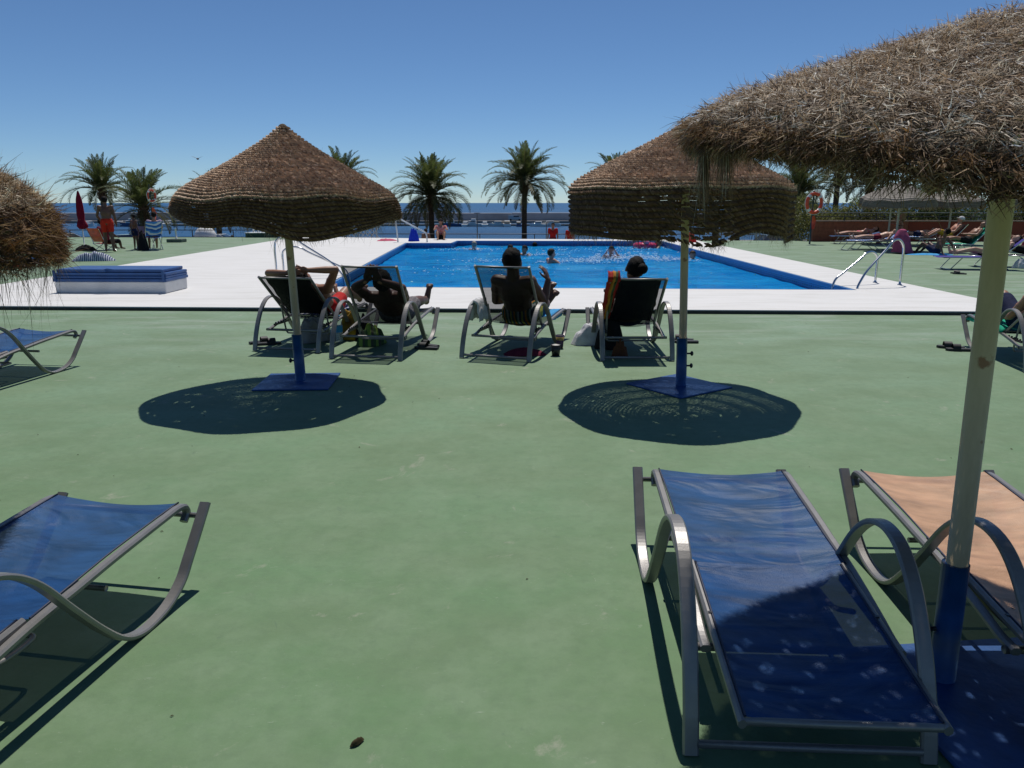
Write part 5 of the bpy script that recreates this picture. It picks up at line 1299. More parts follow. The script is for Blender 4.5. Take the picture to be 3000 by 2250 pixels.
person('person in maroon shorts lying on the blue and white towelled sunbed', lying(th=14), 1, 'black', loc=(13.65, 27.6, 0), rz=FT, shorts=(CL['maroon'], .3), vox=.018, fingers=False)
beach_bed((12.9, 27.0, 0), FT, 'low flat sunbed with black fabric next to the pink draped chair', M['fab_black'], 5, L=1.6)
person('person in navy shorts lying on the sunbed by the red wall', lying(th=8), 1, 'brown', loc=(16.6, 30.6, 0), rz=FT, shorts=(CL['navy'], .4), vox=.018, fingers=False)
beach_bed((16.7, 30.6, 0), FT, 'sunbed by the red wall with its back raised in blue fabric', M['st_blue'], 25)
# pink towel draped over a chair
t = thing('draped_chair', 'chair completely covered by a dusky pink towel, in front of the sunbeds', 'chair', (12.5, 25.1, 0), R(20))
vs, fs = grid(lambda u, v: ((math.cos(u * 2 * PI) * (.13 + .10 * min(1, v * 3) + .14 * v ** 2) * (1 + .13 * v * math.sin(u * 2 * PI * 6 + v * 3)) + .10 * v ** 2), math.sin(u * 2 * PI) * (.11 + .10 * min(1, v * 3) + .08 * v ** 2) * (1 + .13 * v * math.sin(u * 2 * PI * 5 + 1)), .72 - .03 * math.cos(u * 2 * PI) - .70 * v ** 1.15), 40, 14)
b = MB(); b.add(vs, fs, True); b.ell((0, 0, .69), (.15, .13, .09)); b.build('towel_cover', cloth('dusky_pink_towel', (.38, .08, .16)), t)
b = MB(); b.box((0, 0, .30), (.36, .34, .04)); b.build('seat', M['white_paint'], t)
# ground sitters and loungers further right
person('bare backed person sitting on the deck leaning back on both hands, dark hair', dict(seated(66, .12), **dict(el_l=(-.30, -.30, .30), el_r=(.30, -.30, .30), wr_l=(-.32, -.42, .06), wr_r=(.32, -.42, .06), hd_l=(0, -.7, -.3), hd_r=(0, -.7, -.3))), 2, 'black', loc=(13.4, 24.6, 0), rz=R(28), shorts=(CL['navy'], .5), vox=.018, fingers=False)
heap('towel', 'blue towel under the person sitting on the deck', 'towel', CL['blue'], (13.2, 24.5, 0), .1, (1.3, .7), .03, 25)
beach_bed((16.6, 28.6, 0), R(82), 'sunbed of the man in the pale cap and yellow shorts', M['fab_black'], 50)
person('man in a pale cap and yellow shorts reclining on a raised sunbed, facing left', reclined(50, pel=(0, .62, .44), kneel=((-.12, 1.0, .62), (.12, 1.0, .62)), ank=((-.13, 1.36, .42), (.13, 1.36, .42)), toe=((-.15, 1.42, .54), (.15, 1.42, .54)), head_up=(0, -.3, 1)), 3, 'grey', loc=(16.6, 28.6, 0), rz=R(82), shorts=(CL['yellow'], .75), hat=CL['white'], vox=.016, k=1.08, fingers=False)
beach_bed((15.3, 25.2, 0), R(86), 'sunbed with a bright green towel and raised back', CL['green'], 48)
person('person reclining on the green towelled sunbed with legs stretched to the left', reclined(46, pel=(0, .62, .42), kneel=((-.12, 1.05, .50), (.12, 1.05, .50)), ank=((-.13, 1.46, .44), (.13, 1.46, .44)), toe=((-.15, 1.52, .56), (.15, 1.52, .56)), arms=dict(el_l=(-.26, .45, .60), el_r=(.26, .45, .60), wr_l=(-.1, .72, .62), wr_r=(.1, .72, .62))), 0, 'brown', loc=(15.3, 25.2, 0), rz=R(86), shorts=(CL['black'], .5), vox=.016, fingers=False)
beach_bed((12.35, 19.0, 0), R(84), 'sunbed with a purple towel, nearest of the right hand beds', CL['purple'], 40)
person('person lying on the purple towelled sunbed with bare feet pointing left', reclined(30, pel=(0, .66, .40), kneel=((-.12, 1.08, .50), (.12, 1.08, .46)), ank=((-.13, 1.5, .42), (.13, 1.5, .42)), toe=((-.15, 1.56, .56), (.15, 1.56, .56))), 1, 'brown', loc=(12.35, 19.0, 0), rz=R(84), shorts=(CL['black'], .4), vox=.016, fingers=False)
beach_bed((13.6, 19.6, 0), R(75), 'black fabric camping bed with raised back at the right edge', CL['black'], 45)
person('person in a maroon top sitting on the camping bed at the right edge, forearms forward', reclined(72, pel=(0, .64, .44), kneel=((-.14, 1.04, .52), (.14, 1.04, .52)), ank=((-.15, 1.38, .36), (.15, 1.38, .36)), toe=((-.16, 1.48, .36), (.16, 1.48, .36)), arms=dict(el_l=(-.27, .70, .68), el_r=(.27, .70, .68), wr_l=(-.14, .98, .78), wr_r=(.14, .98, .74))), 0, 'brown', loc=(13.6, 19.6, 0), rz=R(75), top=(CL['maroon'], .4), shorts=(CL['black'], .5), vox=.016, fingers=False)
heap('bag', 'white topped bag under the camping bed at the right edge', 'bag', CL['white'], (12.7, 19.4, 0), .1, (.35, .25), .16, 26)
heap('towel', 'pale towel on the deck between the right hand sunbeds', 'towel', CL['white'], (14.2, 23.4, 0), .1, (.9, .4), .05, 27)

# thinner grey umbrellas by the red wall
def plain_umbrella(loc, label, za, zb, Rr, seed, lean=.0):
    t = thing('straw_umbrella', label, 'umbrella', loc, 0, 'grey straw umbrellas by the red wall')
    cn = Canopy(Rr, za, zb, .22, seed, rh=[(.03, 2, seed)], curve=.9); r_ = np.random.RandomState(seed)
    b = MB(); b.tube([(0, 0, 0), (lean, 0, za - .05)], .035, n=10); b.build('pole', M['pole_cream'], t)
    b = MB(); b.box((0, 0, .01), (.6, .6, .02)); b.build('base_plate', M['blue_steel'], t)
    nu, nv = 60, 46; ph, s = np.meshgrid(np.linspace(0, 2 * PI, nu, endpoint=False), np.linspace(0, 2, nv)); nn, _, _ = cn.N(ph.ravel(), s.ravel())
    v = cn.P(ph.ravel(), s.ravel()) + nn * (.012 * (np.arange(nu * nv) // nu % 2))[:, None] + np.array([lean, 0, 0]) * 1.0
    idx = np.arange(nu * nv).reshape(nv, nu); q = np.stack([idx[:-1], np.roll(idx, -1, 1)[:-1], np.roll(idx, -1, 1)[1:], idx[1:]], -1).reshape(-1, 4)
    rowc = np.repeat(r_.uniform(.75, 1.2, nv), nu)[:, None] * r_.uniform(.8, 1.2, (nu * nv, 1)) * np.array([[.27, .235, .20]])
    link('canopy', npmesh('canopy', v, q, rowc), M['straw'], t)
    n_ = 900; ph = r_.uniform(0, 2 * PI, n_); nn, ar, dn = cn.N(ph, np.full(n_, 1.9))
    v, f, c_ = strands(cn.P(ph, np.full(n_, 1.97)) + np.array([lean, 0, 0]), dn + ar * r_.normal(0, .3, n_)[:, None], nn, r_.uniform(.05, .14, n_), np.full(n_, .008), r_.normal(0, .3, n_), straw_cols(r_, n_), 2, 0, seed)
    link('fringe', npmesh('fringe', v, f, c_), M['straw'], t)['kind'] = 'stuff'
    ribs(t, cn)
plain_umbrella((13.05, 26.6, 0), 'grey straw umbrella in front, its pole behind the pink draped chair', 2.30, 1.72, 1.15, 41)
plain_umbrella((14.7, 30.6, 0), 'grey straw umbrella behind, beside the seated blonde woman', 2.35, 1.80, 1.2, 42)
plain_umbrella((17.2, 30.9, 0), 'grey straw umbrella third from the lifebuoy, against the red wall', 2.25, 1.70, 1.15, 43)
plain_umbrella((17.6, 26.0, 0), 'grey straw umbrella at the far right beyond the cream pole', 2.30, 1.75, 1.15, 44)

# ================================================================ BACKGROUND
M['rail_dark'] = mat('dark_rail_paint', (.02, .025, .03), .5)
M['rail_grey'] = mat('grey_rail_paint', (.20, .21, .21), .45)
def railing(a, b_, label, zb, zt_, m, step=1.7, nr=2, group='metal railings behind the pool'):
    a = Vector(a); b2 = Vector(b_); d = b2 - a; L = d.length; d.normalize()
    t = thing('railing', label, 'railing', (a.x, a.y, zb), 0, group); H = zt_ - zb
    for k in range(nr):
        z = H - k * (H / (nr + .6)) * 1.0 if nr > 1 else H
        b = MB(); b.tube([(0, 0, z), ((b2 - a).x, (b2 - a).y, z)], .022, n=6); b.build('rail', m, t)
    n_ = max(2, int(L / step)); b0 = MB(); b0.tube([(0, 0, 0), (0, 0, H)], .022, n=6); me = None
    for k in range(n_ + 1):
        p = d * L * k / n_
        if me is None: o = b0.build('post', m, t); me = o.data
        else: o = link('post', me, None, t)
        o.location = (p.x, p.y, 0)
    return t
railing((-32, 38.9), (-9.7, 38.6), 'dark railing along the left edge of the deck behind the folding chairs', tz, .28, M['rail_dark'], 2.0, 3)
railing((-9.6, 38.6), (11.8, 38.0), 'dark railing behind the far end of the pool', tz, .10, M['rail_dark'], 2.6, 2)
railing((7.9, 35.5), (12.4, 34.6), 'grey railing between the pool and the red wall', tz, .30, M['rail_grey'], 1.4, 2)
# white lattice screen on a low platform at the left of the pool
t = thing('lattice_screen', 'white lattice screen left of the pool, half hidden by the left umbrella', 'screen', (-12.4, 37.6, -.9))
for k in range(26):
    for s_ in (-1, 1):
        x = k * .22; b = MB(); b.box((x + .3, s_ * .012, 1.10), (.035, .012, 1.15), Matrix.Rotation(s_ * R(42), 3, 'Y')); b.build('slat', M['white_paint'], t)
for z in (.66, 1.56):
    b = MB(); b.box((2.95, 0, z), (5.9, .05, .06)); b.build('frame_rail', M['white_paint'], t)
for x in (0, 2.0, 4.0, 5.9):
    b = MB(); b.box((x, 0, .8), (.07, .07, 1.6)); b.build('post', M['white_paint'], t)
t = thing('platform', 'low white topped platform with a dark green face at the far left of the pool', 'platform', (-11.2, 36.9, 0))
b = MB(); b.box((0, .35, .10), (2.6, 1.1, .20), bev=.01); b.build('base', mat('dark_green_face', (.02, .055, .04), .7), t)
b = MB(); b.box((0, .35, .215), (2.64, 1.14, .03), bev=.005); b.build('top', M['white_paint'], t)

# red wall, its coping, and the railing on it
M['redwall'] = mat('red_painted_wall', (.23, .040, .020), .85, var=.10, scale=1.4, bump=.3)
t = thing('red_wall', 'long brick red painted wall behind the sunbeds', 'wall', (12.7, 33.1, 0))
for k in range(4):
    b = MB(); b.box((k * 4.0 + 2.0, .1, .41), (3.992, .2, .82), bev=.004); b.build('wall_section', mat('terracotta_wall', (.27, .085, .045), .85) if k == 0 else M['redwall'], t)
b = MB(); b.box((8.0, .1, .845), (16.1, .27, .05), bev=.008); b.build('coping', mat('coping_stone', (.36, .25, .20), .8), t)
for z in (1.02, 1.18):
    b = MB(); b.tube([(0, .1, z), (16, .1, z)], .02, n=6); b.build('rail', M['rail_dark'] if z < 1.1 else M['rail_grey'], t)
for k in range(13):
    b = MB(); b.tube([(k * 1.33, .1, .86), (k * 1.33, .1, 1.18)], .02, n=6); b.build('post', M['rail_dark'], t)

# foliage helpers
def leafmat(name, col, tl=.38):
    m, n, l, p = nmat(name); at = n.new('ShaderNodeAttribute'); at.attribute_name = 'straw'
    l.new(at.outputs['Color'], p.inputs['Base Color']); p.inputs['Roughness'].default_value = .55; p.inputs['Specular IOR Level'].default_value = .35
    t_ = n.new('ShaderNodeBsdfTranslucent'); l.new(at.outputs['Color'], t_.inputs[0]); mx = n.new('ShaderNodeMixShader'); mx.inputs[0].default_value = tl
    l.new(p.outputs[0], mx.inputs[1]); l.new(t_.outputs[0], mx.inputs[2]); l.new(mx.outputs[0], n['Material Output'].inputs[0]); return m
M['leaf'] = leafmat('leaf', None)
def bush(loc, size, label, seed, n_=9000, col=(.085, .115, .03), leaf=.15, group=None, name='bush'):
    t = thing(name, label, 'bush', loc, 0, group); r_ = np.random.RandomState(seed)
    b = MB()
    for k in range(5):
        x = (k - 2) / 5 * size[0] * .7; b.tube([(x, 0, 0), (x + .1, .05, size[2] * .7)], .04, n=6, r2=.015)
    b.build('stems', mat('bark', (.10, .07, .045), .9), t)
    K = 14; cc = r_.uniform(-1, 1, (K, 3)) * np.array([size[0] / 2, size[1] / 2, size[2] * .30]) + np.array([0, 0, size[2] * .55]); cr = r_.uniform(.28, .5, K) * min(size[2], size[1] * 1.4)
    ix = r_.randint(0, K, n_); d = norm(r_.normal(0, 1, (n_, 3))); P = cc[ix] + d * cr[ix][:, None] * r_.uniform(.6, 1.05, (n_, 1)); P[:, 2] = np.maximum(P[:, 2], .02)
    colr = np.array(col) * r_.uniform(.5, 1.7, (n_, 1)) * (1 + .3 * r_.normal(0, 1, (K, 1))[ix].clip(-1, 1)); ye = r_.uniform(0, 1, n_) < .08; colr[ye] = (.22, .20, .06)
    v, f, c_ = strands(P, d + r_.normal(0, .8, (n_, 3)), norm(r_.normal(0, 1, (n_, 3))), r_.uniform(.6, 1.3, n_) * leaf, r_.uniform(.3, .5, n_) * leaf, r_.normal(0, .3, n_), np.clip(colr, .005, .5), 2, .1, seed)
    link('foliage', npmesh('foliage', v, f, c_), M['leaf'], t)['kind'] = 'stuff'; return t
for k, (x, hh, cl_) in enumerate(((14.6, 1.9, (.115, .125, .035)), (17.4, 2.1, (.085, .11, .03)), (20.2, 2.3, (.06, .095, .03)), (23.2, 2.4, (.075, .10, .03)), (26.4, 2.4, (.06, .09, .03)))):
    bush((x, 35.2, tz + .5), (3.9, 1.8, hh + .15), ['yellowish bush showing over the left end of the red wall', 'green bush over the red wall behind the grey umbrellas', 'dark bush over the red wall, middle of the row', 'leafy bush over the red wall right of the middle', 'dark bush at the right end behind the red wall'][k], 60 + k, col=cl_, group='bushes behind the red wall')

# ---------------------------------------------------------------- date palms
def frond_mesh(e0, bend, L, seed, col):
    """one feather leaf along +x, starting at elevation e0 and bending down"""
    r_ = np.random.RandomState(seed); n_ = 40; pts = [np.zeros(3)]; a = R(e0)
    for k in range(n_):
        a -= R(bend) / n_ * (0.4 + 1.2 * k / n_); pts.append(pts[-1] + np.array([math.cos(a), 0, math.sin(a)]) * L / n_)
    pts = np.array(pts); tng = norm(np.gradient(pts, axis=0)); up = np.cross(tng, np.array([0, 1.0, 0])) * -1; up = np.cross(np.array([0, -1.0, 0]), tng)
    vs = []; fs = []; cs = []
    def quad(a_, b_, c_, d_, cc):
        o_ = len(vs); vs.extend([a_, b_, c_, d_]); fs.append((o_, o_ + 1, o_ + 2, o_ + 3)); cs.extend([cc] * 4)
    rc = np.array([.16, .15, .06])
    for k in range(n_):
        w0, w1 = .035 * (1 - k / n_) + .008, .035 * (1 - (k + 1) / n_) + .008; y = np.array([0, 1, 0])
        quad(pts[k] - y * w0, pts[k] + y * w0, pts[k + 1] + y * w1, pts[k + 1] - y * w1, rc)
        quad(pts[k] + up[k] * w0 * .6, pts[k] - up[k] * w0 * .6, pts[k + 1] - up[k + 1] * w1 * .6, pts[k + 1] + up[k + 1] * w1 * .6, rc)
    M_ = 52
    for i in range(M_):
        q = .13 + .87 * i / M_; k = q * n_; k0 = min(int(k), n_ - 1); p = pts[k0] + (pts[k0 + 1] - pts[k0]) * (k - k0); T = tng[k0]; U = up[k0]
        ll_ = (.42 * math.sin(PI * min(1, .22 + q * .80)) ** .7 + .06) * r_.uniform(.8, 1.1) * L / 2.8
        for sd in (-1, 1):
            d = T * r_.uniform(.55, .85) + np.array([0, sd, 0]) * r_.uniform(.6, .85) + U * r_.uniform(.15, .45) + np.array([0, 0, -.12 * r_.rand()])
            d /= np.linalg.norm(d); wv = np.cross(d, U); wv /= np.linalg.norm(wv) + 1e-9; w_ = .019 * L / 2.8; e = p + d * ll_ + np.array([0, 0, -.05 * ll_])
            m_ = p + d * ll_ * .5; cc = np.array(col) * r_.uniform(.6, 1.45)
            quad(p - wv * w_ * .5, p + wv * w_ * .5, m_ + wv * w_, m_ - wv * w_, cc); quad(m_ - wv * w_, m_ + wv * w_, e + wv * .003, e - wv * .003, cc)
    return npmesh('frond', np.array(vs), np.array(fs), np.array(cs))
FM = []
for e0, bend, L, col in ((86, 22, 2.35, (.105, .128, .036)), (74, 48, 2.6, (.092, .118, .034)), (58, 80, 2.8, (.086, .110, .032)), (40, 95, 2.85, (.084, .104, .032)), (20, 95, 2.8, (.092, .104, .032)), (-4, 85, 2.6, (.110, .105, .036)), (-35, 50, 2.2, (.16, .12, .05))):
    FM.append((e0, [frond_mesh(e0, bend * s_, L, 100 + len(FM) * 3 + j, col) for j, s_ in enumerate((.75, 1.0, 1.25))]))
M['trunk'] = mat('palm_trunk_bark', (.105, .075, .05), .95, var=.3, scale=14, bump=.8, bscale=30)
M['heart'] = mat('palm_heart_stubs', (.20, .12, .055), .9, var=.3, scale=18, bump=.6)
PTM = {}
def palm_trunk(parent, H, key):
    b = MB(); pr = []
    for k in range(int(H / .14)):
        z = k * .14; w_ = .19 + .03 * math.exp(-z) + (.05 if z > H - .8 else 0); pr += [(w_ + .018, z), (w_ - .012, z + .12)]
    b.lathe(pr, n=12); b.build('trunk', M['trunk'], parent)
    # cut leaf bases round the heart of the crown
    b = MB(); r_ = random.Random(key)
    for k in range(70):
        a = k * 2.4; z = H - .75 + .95 * (k / 70); R0 = .22 + .05 * math.sin(PI * k / 70)
        p = Vector((math.cos(a) * R0, math.sin(a) * R0, z)); d = Vector((math.cos(a) * .8, math.sin(a) * .8, 1.0)).normalized()
        b.tube([p - d * .05, p + d * r_.uniform(.12, .30)], .04, n=5, r2=.018)
    b.ell((0, 0, H - .1), (.24, .24, .38)); b.build('leaf_bases', M['heart'], parent)
def palm(loc, H, sc, label, seed, counts=(7, 9, 12, 13, 12, 8, 3), group='date palms along the promenade'):
    t = thing('palm_tree', label, 'palm tree', loc, 0, group); r_ = random.Random(seed); palm_trunk(t, H, seed)
    for (e0, ms), cnt in zip(FM, counts):
        for k in range(cnt):
            me = ms[r_.randrange(3)]; o = link('frond', me, M['leaf'] if not me.materials else None, t)
            a = 2 * PI * (k + r_.uniform(-.3, .3)) / cnt + e0; h_ = H + .12 * (e0 / 90)
            o.location = (math.cos(a) * .12, math.sin(a) * .12, h_); o.rotation_euler = (R(r_.uniform(-14, 14)), R(r_.uniform(-7, 7)), a)
            s_ = sc * r_.uniform(.86, 1.1); o.scale = (s_, s_, s_)
    return t
def at(px, py, Y):      # ground truth from the survey of the photograph: bearing and height at distance Y
    f_ = 1662.; p_ = R(13.2713); v = py - 829.5; d = f_ * math.sin(p_) + v * math.cos(p_); w_ = f_ * math.cos(p_) - v * math.sin(p_)
    return Y * (px - 1106) / w_, 1.6 - Y * d / w_
palms = [(220, 412, 62, .95, 'palm furthest left, tall crown above the standing man', (7, 9, 12, 12, 9, 3, 0)),
         (310, 452, 52, .95, 'lower palm behind the tall lifebuoy post at the left', (10, 9, 9, 8, 7, 5, 2)),
         (469, 446, 58, .9, 'palm mostly hidden behind the left umbrella, trunk under its skirt', None),
         (737, 398, 62, .95, 'palm whose top shows over the right slope of the left umbrella', None),
         (931, 424, 57, 1.0, 'full, low palm left of the centre with drooping fronds', (13, 13, 13, 14, 15, 14, 8)),
         (1133, 396, 60, 1.07, 'tall palm in the centre with a clear dark trunk', (7, 9, 12, 13, 13, 10, 3)),
         (1332, 398, 62, .85, 'palm hidden behind the long skirted umbrella, tip showing at its left', None),
         (1600, 398, 62, .85, 'palm peeking over the right slope of the long skirted umbrella', None),
         (1727, 418, 55, .9, 'palm behind the orange lifebuoy', None),
         (1811, 378, 58, .9, 'palm with a bare trunk under the shaggy umbrella, right of the lifebuoy', (8, 8, 8, 8, 8, 6, 5)),
         (1880, 402, 60, .9, 'palm behind the two grey umbrellas', None),
         (2010, 400, 62, .9, 'dark palm over the bushes behind the cream pole', None)]
for i, (px, py, Y, sc, lab, cnt) in enumerate(palms):
    x, z = at(px, py, Y); palm((x, Y, -1.9), z + 1.9, sc * 1.2, lab, 200 + i, cnt or (7, 9, 12, 13, 11, 7, 3))

# ---------------------------------------------------------------- cars parked on the promenade
def car(loc, rz, label, col, group='cars parked on the promenade'):
    t = thing('parked_car', label, 'car', loc, rz, group)
    pr = [(-2.05, .35), (-2.08, .75), (-1.95, .92), (-1.35, .98), (-.85, 1.42), (.75, 1.46), (1.55, 1.02), (2.0, .95), (2.1, .7), (2.1, .35)]
    def body(pr, hw): 
        vs = [(x, -hw * (1 - .12 * (z > 1.1)), z) for x, z in pr] + [(x, hw * (1 - .12 * (z > 1.1)), z) for x, z in pr]; n_ = len(pr)
        return vs, [tuple(range(n_)), tuple(range(n_, 2 * n_))[::-1]] + [(i, n_ + i, n_ + (i + 1) % n_, (i + 1) % n_) for i in range(n_)]
    b = MB(); b.add(*body(pr, .86)); b.build('body', mat('car_paint', col, .25, var=.03, coat=.5), t)
    gl = M.setdefault('car_glass', mat('car_glass', (.02, .03, .04), .08))
    for sy in (-1, 1):
        b = MB(); b.add([(-1.15, sy * .80, 1.04), (-.78, sy * .775, 1.36), (.70, sy * .775, 1.39), (1.3, sy * .80, 1.05)], [(0, 1, 2, 3)]); b.build('side_window', gl, t)
        for x in (-1.3, 1.35):
            b = MB(); b.tube([(x, sy * .70, .32), (x, sy * .88, .32)], .32, n=18); w_ = b.build('wheel', M['rubber'], t)
            b = MB(); b.tube([(x, sy * .87, .32), (x, sy * .892, .32)], .18, n=12); b.build('rim', M['steel'], w_)
    b = MB(); b.add([(-1.37, -.72, 1.0), (-1.37, .72, 1.0), (-.90, .68, 1.40), (-.90, -.68, 1.40)], [(0, 1, 2, 3)]); b.build('rear_window', gl, t)
    b = MB(); b.add([(1.58, -.72, 1.02), (1.58, .72, 1.02), (.80, .68, 1.44), (.80, -.68, 1.44)], [(0, 1, 2, 3)]); b.build('windscreen', gl, t)
    return t
for i, (x, y, rz, c_, lb) in enumerate(((-20.0, 52, .05, (.55, .56, .58), 'silver car behind the left railing, furthest right of the left group'), (-25.4, 52, .02, (.03, .06, .16), 'dark blue car behind the left railing'), (-30.8, 53, .1, (.6, .6, .58), 'white car behind the red parasol'), (-16.5, 58, .0, (.35, .36, .38), 'grey car under the left umbrella skirt'),
                                        (17.6, 52, .0, (.10, .12, .16), 'dark grey car behind the palm with the lifebuoy'), (22.6, 54, .1, (.6, .6, .6), 'white car behind the red wall end'), (9.0, 54, .1, (.5, .48, .44), 'beige car behind the right end of the pool'))):
    car((x, y, -1.9), rz, lb, c_)
# round topped white kiosk bin, standing person beyond the left railing
t = thing('kiosk', 'small cream domed kiosk beyond the left railing', 'kiosk', (-18.4, 47, -1.9))
b = MB(); b.lathe([(.85, 0), (.85, 1.15), (.95, 1.2), (.95, 1.3), (.6, 1.42)], n=20); b.build('drum', M['plinth'], t)
b = MB(); b.lathe([(.62, 1.42), (.60, 1.7), (.45, 1.95), (.22, 2.08), (.03, 2.12)], n=20); b.build('dome', M['plinth'], t)
person('person in an orange shirt standing beyond the left railing near the kiosk', standing(1.7), 0, 'brown', loc=(-15.9, 44.5, -1.9), rz=R(40), top=(CL['orange'], .5), shorts=(CL['maroon'], .9), vox=.02, fingers=False)
person('person sitting low beyond the railing left of the pool, dark clothes', chair_sit(.4), 3, 'black', loc=(-13.4, 44.0, -1.9 + .35), rz=R(100), top=(CL['maroon'], .5), shorts=(CL['navy'], .9), vox=.02, fingers=False)
b = MB(); b.box((0, 0, .2), (1.2, .5, .4), bev=.02); o = b.build('stone_block', M['quay']); tag(o, 'low stone block under the person sitting beyond the railing', 'block'); o.location = (-13.4, 44.0, -1.9)

# lamp posts
def lamp(x, y, zb, H, label):
    t = thing('street_lamp', label, 'street lamp', (x, y, zb), 0, 'lamp posts by the harbour')
    b = MB(); b.tube([(0, 0, 0), (0, 0, H)], .06, n=8, r2=.035); b.build('post', M['rail_grey'], t)
    b = MB(); b.box((0, 0, H), (.55, .16, .07), bev=.02); b.build('lamp_head', M['rail_grey'], t)
x, z = at(1031, 460, 74); lamp(x, 73.6, -1.85, z + 1.85, 'thin harbour lamp post between the two central palms')
x, z = at(1180, 480, 74); lamp(x, 73.6, -1.85, z + 1.85, 'short lamp post right of the central palm')

# ---------------------------------------------------------------- marina pontoon and boats
PY = 268.0
t = thing('pontoon', 'long pale floating pontoon with moored boats in front of the sea wall', 'pontoon', (0, PY + 7, -6.4))
for k in range(-11, 12):
    b = MB(); b.box((k * 12.0, 0, .35), (11.9, 2.4, .7), bev=.05); b.build('pontoon_section', M['ledge'] if 'ledge' in M else M['quay'], t)
hullw = mat('white_gelcoat', (.66, .66, .64), .3, var=.05); hulld = mat('dark_hull_paint', (.05, .09, .20), .35); glassb = mat('boat_glass', (.02, .03, .05), .1)
canv = mat('beige_boat_cover', (.35, .30, .23), .8)
def boat(x, y, rz, L, kind, label, hm):
    t = thing('motor_boat' if kind != 'sail' else 'sailing_boat', label, 'boat', (x, y, -6.4), rz, 'boats moored at the pontoon')
    st = []; n_ = 9
    for i in range(n_):
        q = i / (n_ - 1); w_ = L * .17 * (1 - q ** 2.6) + .02; h_ = L * .13 * (1 + .35 * q); st.append((q * L - L / 2, w_, h_))
    vs = []
    for (yy, w_, h_) in st: vs += [(-w_ * .7, yy, -.25), (-w_, yy, h_), (w_, yy, h_), (w_ * .7, yy, -.25)]
    fs = [(4 * i + a, 4 * i + (a + 1) % 4, 4 * i + 4 + (a + 1) % 4, 4 * i + 4 + a) for i in range(n_ - 1) for a in range(4)] + [(0, 3, 2, 1), (4 * n_ - 4, 4 * n_ - 3, 4 * n_ - 2, 4 * n_ - 1)]
    b = MB(); b.add(vs, fs); b.build('hull', hm, t)
    hz_ = L * .15
    b = MB(); b.box((0, .02 * L, hz_ + .45), (L * .24, L * .36, .9), bev=.12); b.build('cabin', hullw, t)
    b = MB(); b.box((0, .02 * L, hz_ + .58), (L * .246, L * .30, .28), bev=.02); b.build('cabin_window', glassb, t)
    if kind == 'fly':
        b = MB(); b.box((0, -.03 * L, hz_ + 1.3), (L * .2, L * .22, .5), bev=.1); b.build('flybridge', hullw, t)
    if kind == 'cover':
        b = MB(); b.box((0, -.28 * L, hz_ + .35), (L * .26, L * .3, .6), bev=.15); b.build('cover', canv, t)
    if kind == 'sail':
        b = MB(); b.tube([(0, .05 * L, hz_), (0, .05 * L, hz_ + L * 1.05)], .06, n=6, r2=.03); b.build('mast', M['rail_grey'], t)
        b = MB(); b.tube([(0, .05 * L, hz_ + 1.3), (0, -.42 * L, hz_ + 1.3)], .09, n=6); b.build('boom', hulld, t)
    b = MB(); b.tube([(-L * .10, L * .2, hz_), (-L * .06, L * .42, hz_ + .6), (L * .06, L * .42, hz_ + .6), (L * .10, L * .2, hz_)], .03, n=5); b.build('bow_rail', M['steel'], t)
r = random.Random(9)
adj = ['white', 'white and blue', 'low white', 'long white', 'small pale']; kd = {'fly': 'with a raised flybridge', 'cover': 'with a beige cover', 'open': 'with a low cabin'}
wh = [(-610, 'far left'), (-560, 'left'), (190, 'x')]
spots = [195, 232, 262, 290, 330, 365, 420, 455, 500, 560, 620, 690, 745, 800, 975, 1003, 1022, 1050, 1075, 1098, 1122, 1165, 1188, 1640, 1680, 1745, 1790]
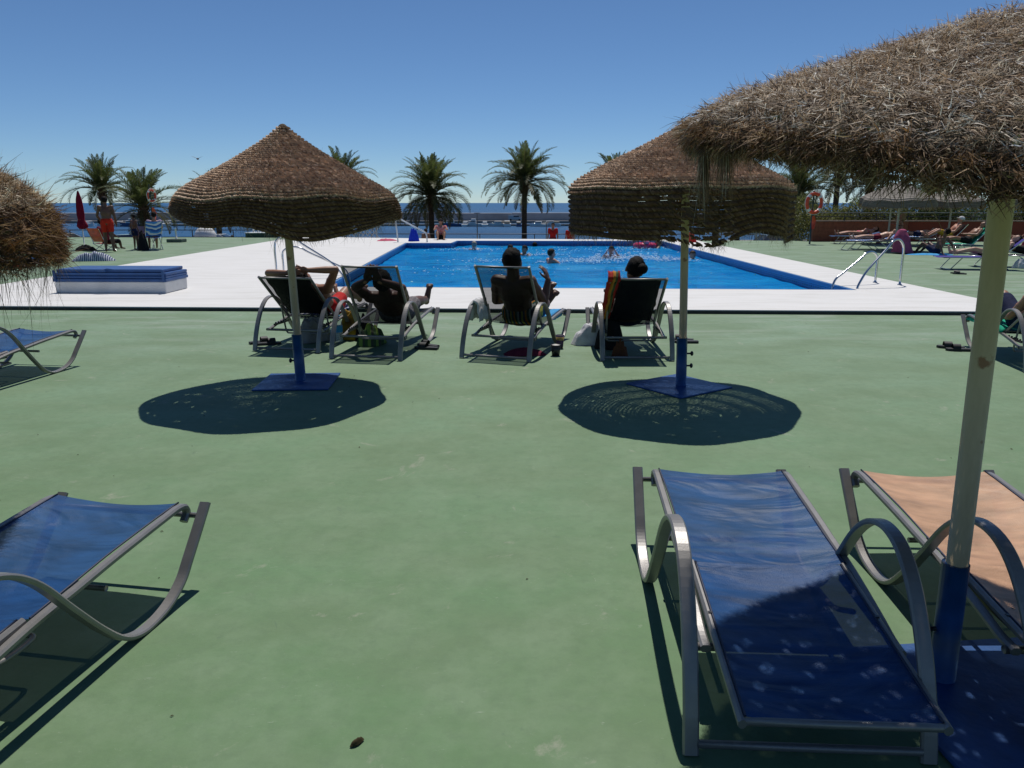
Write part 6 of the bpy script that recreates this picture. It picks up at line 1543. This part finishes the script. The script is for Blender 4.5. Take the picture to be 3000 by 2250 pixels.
near = {195: 'beside the red parasol', 232: 'behind the standing man', 262: 'right of the standing man', 290: 'behind the child', 330: 'at the tall lifebuoy post', 365: 'left of the left umbrella', 420: 'behind the cream kiosk', 455: 'over the person in orange', 500: 'over the silver car', 560: 'over the lattice screen', 620: 'behind the left umbrella skirt', 690: 'behind the left umbrella, right part', 745: 'at the middle of the left umbrella', 800: 'right end under the left umbrella',
        975: 'just right of the low palm', 1003: 'second right of the low palm', 1022: 'left of the thin lamp post', 1050: 'right of the thin lamp post', 1075: 'midway between the lamp post and the central palm', 1098: 'second left of the central palm', 1122: 'touching the central palm trunk', 1165: 'just right of the central palm', 1188: 'left of the person in the red shirt', 1640: 'seen under the right umbrella edge', 1680: 'left of the lifebuoy palm', 1745: 'behind the orange lifebuoy', 1790: 'over the yellowish bush'}
for i, px in enumerate(spots):
    L = r.uniform(5.5, 8.5); kind = r.choice(['fly', 'cover', 'open', 'open', 'cover']); hm = hullw if r.random() < .8 else hulld
    x = PY * (px - 1106) / 1690.
    boat(x + r.uniform(-.5, .5), PY + r.uniform(-.6, .8), R(r.choice([r.uniform(-12, 12), 180 + r.uniform(-12, 12), 90, 82])), L, kind, ('dark hulled' if hm is hulld else 'white') + ' motor boat ' + kd[kind] + ' ' + near[px], hm)
boat(PY * (1008 - 1106) / 1690., PY + 12, R(88), 9, 'sail', 'sailing boat with a bare mast behind the pontoon, left of the lamp post', hullw) if False else None
# van on the sea wall ledge
t = thing('parked_van', 'grey van parked at the foot of the sea wall left of the central palm', 'van', (314 * (1112 - 1106) / 1690. , 314, -5.5), 0)
b = MB(); pr = [(-2.6, .4), (-2.6, 2.2), (1.3, 2.25), (2.0, 1.4), (2.7, 1.2), (2.75, .4)]
vs = [(x, -1, z) for x, z in pr] + [(x, 1, z) for x, z in pr]; b.add(vs, [tuple(range(6)), tuple(range(6, 12))[::-1]] + [(i, 6 + i, 6 + (i + 1) % 6, (i + 1) % 6) for i in range(6)]); b.build('body', mat('van_paint', (.45, .46, .48), .4), t)
b = MB(); b.box((.6, -1.01, 1.75), (2.2, .03, .5)); b.build('side_window', glassb, t)
for x in (-1.6, 1.8):
    b = MB(); b.tube([(x, -1.03, .38), (x, 1.03, .38)], .38, n=14); b.build('wheel', M['rubber'], t)
# a gull
b = MB(); b.ell((0, 0, 0), (.09, .22, .08)); b.add([(0, .08, .02), (0, -.08, .02), (-.55, -.12, .22), (-.30, .02, .16)], [(0, 1, 2, 3)]); b.add([(0, .08, .02), (0, -.08, .02), (.55, -.12, .22), (.30, .02, .16)], [(0, 1, 2, 3)])
o = b.build('gull', mat('gull_grey', (.18, .18, .19), .8)); tag(o, 'small gull flying high over the harbour at the left', 'bird'); x, z = at(427, 343, 70); o.location = (x, 70, z)
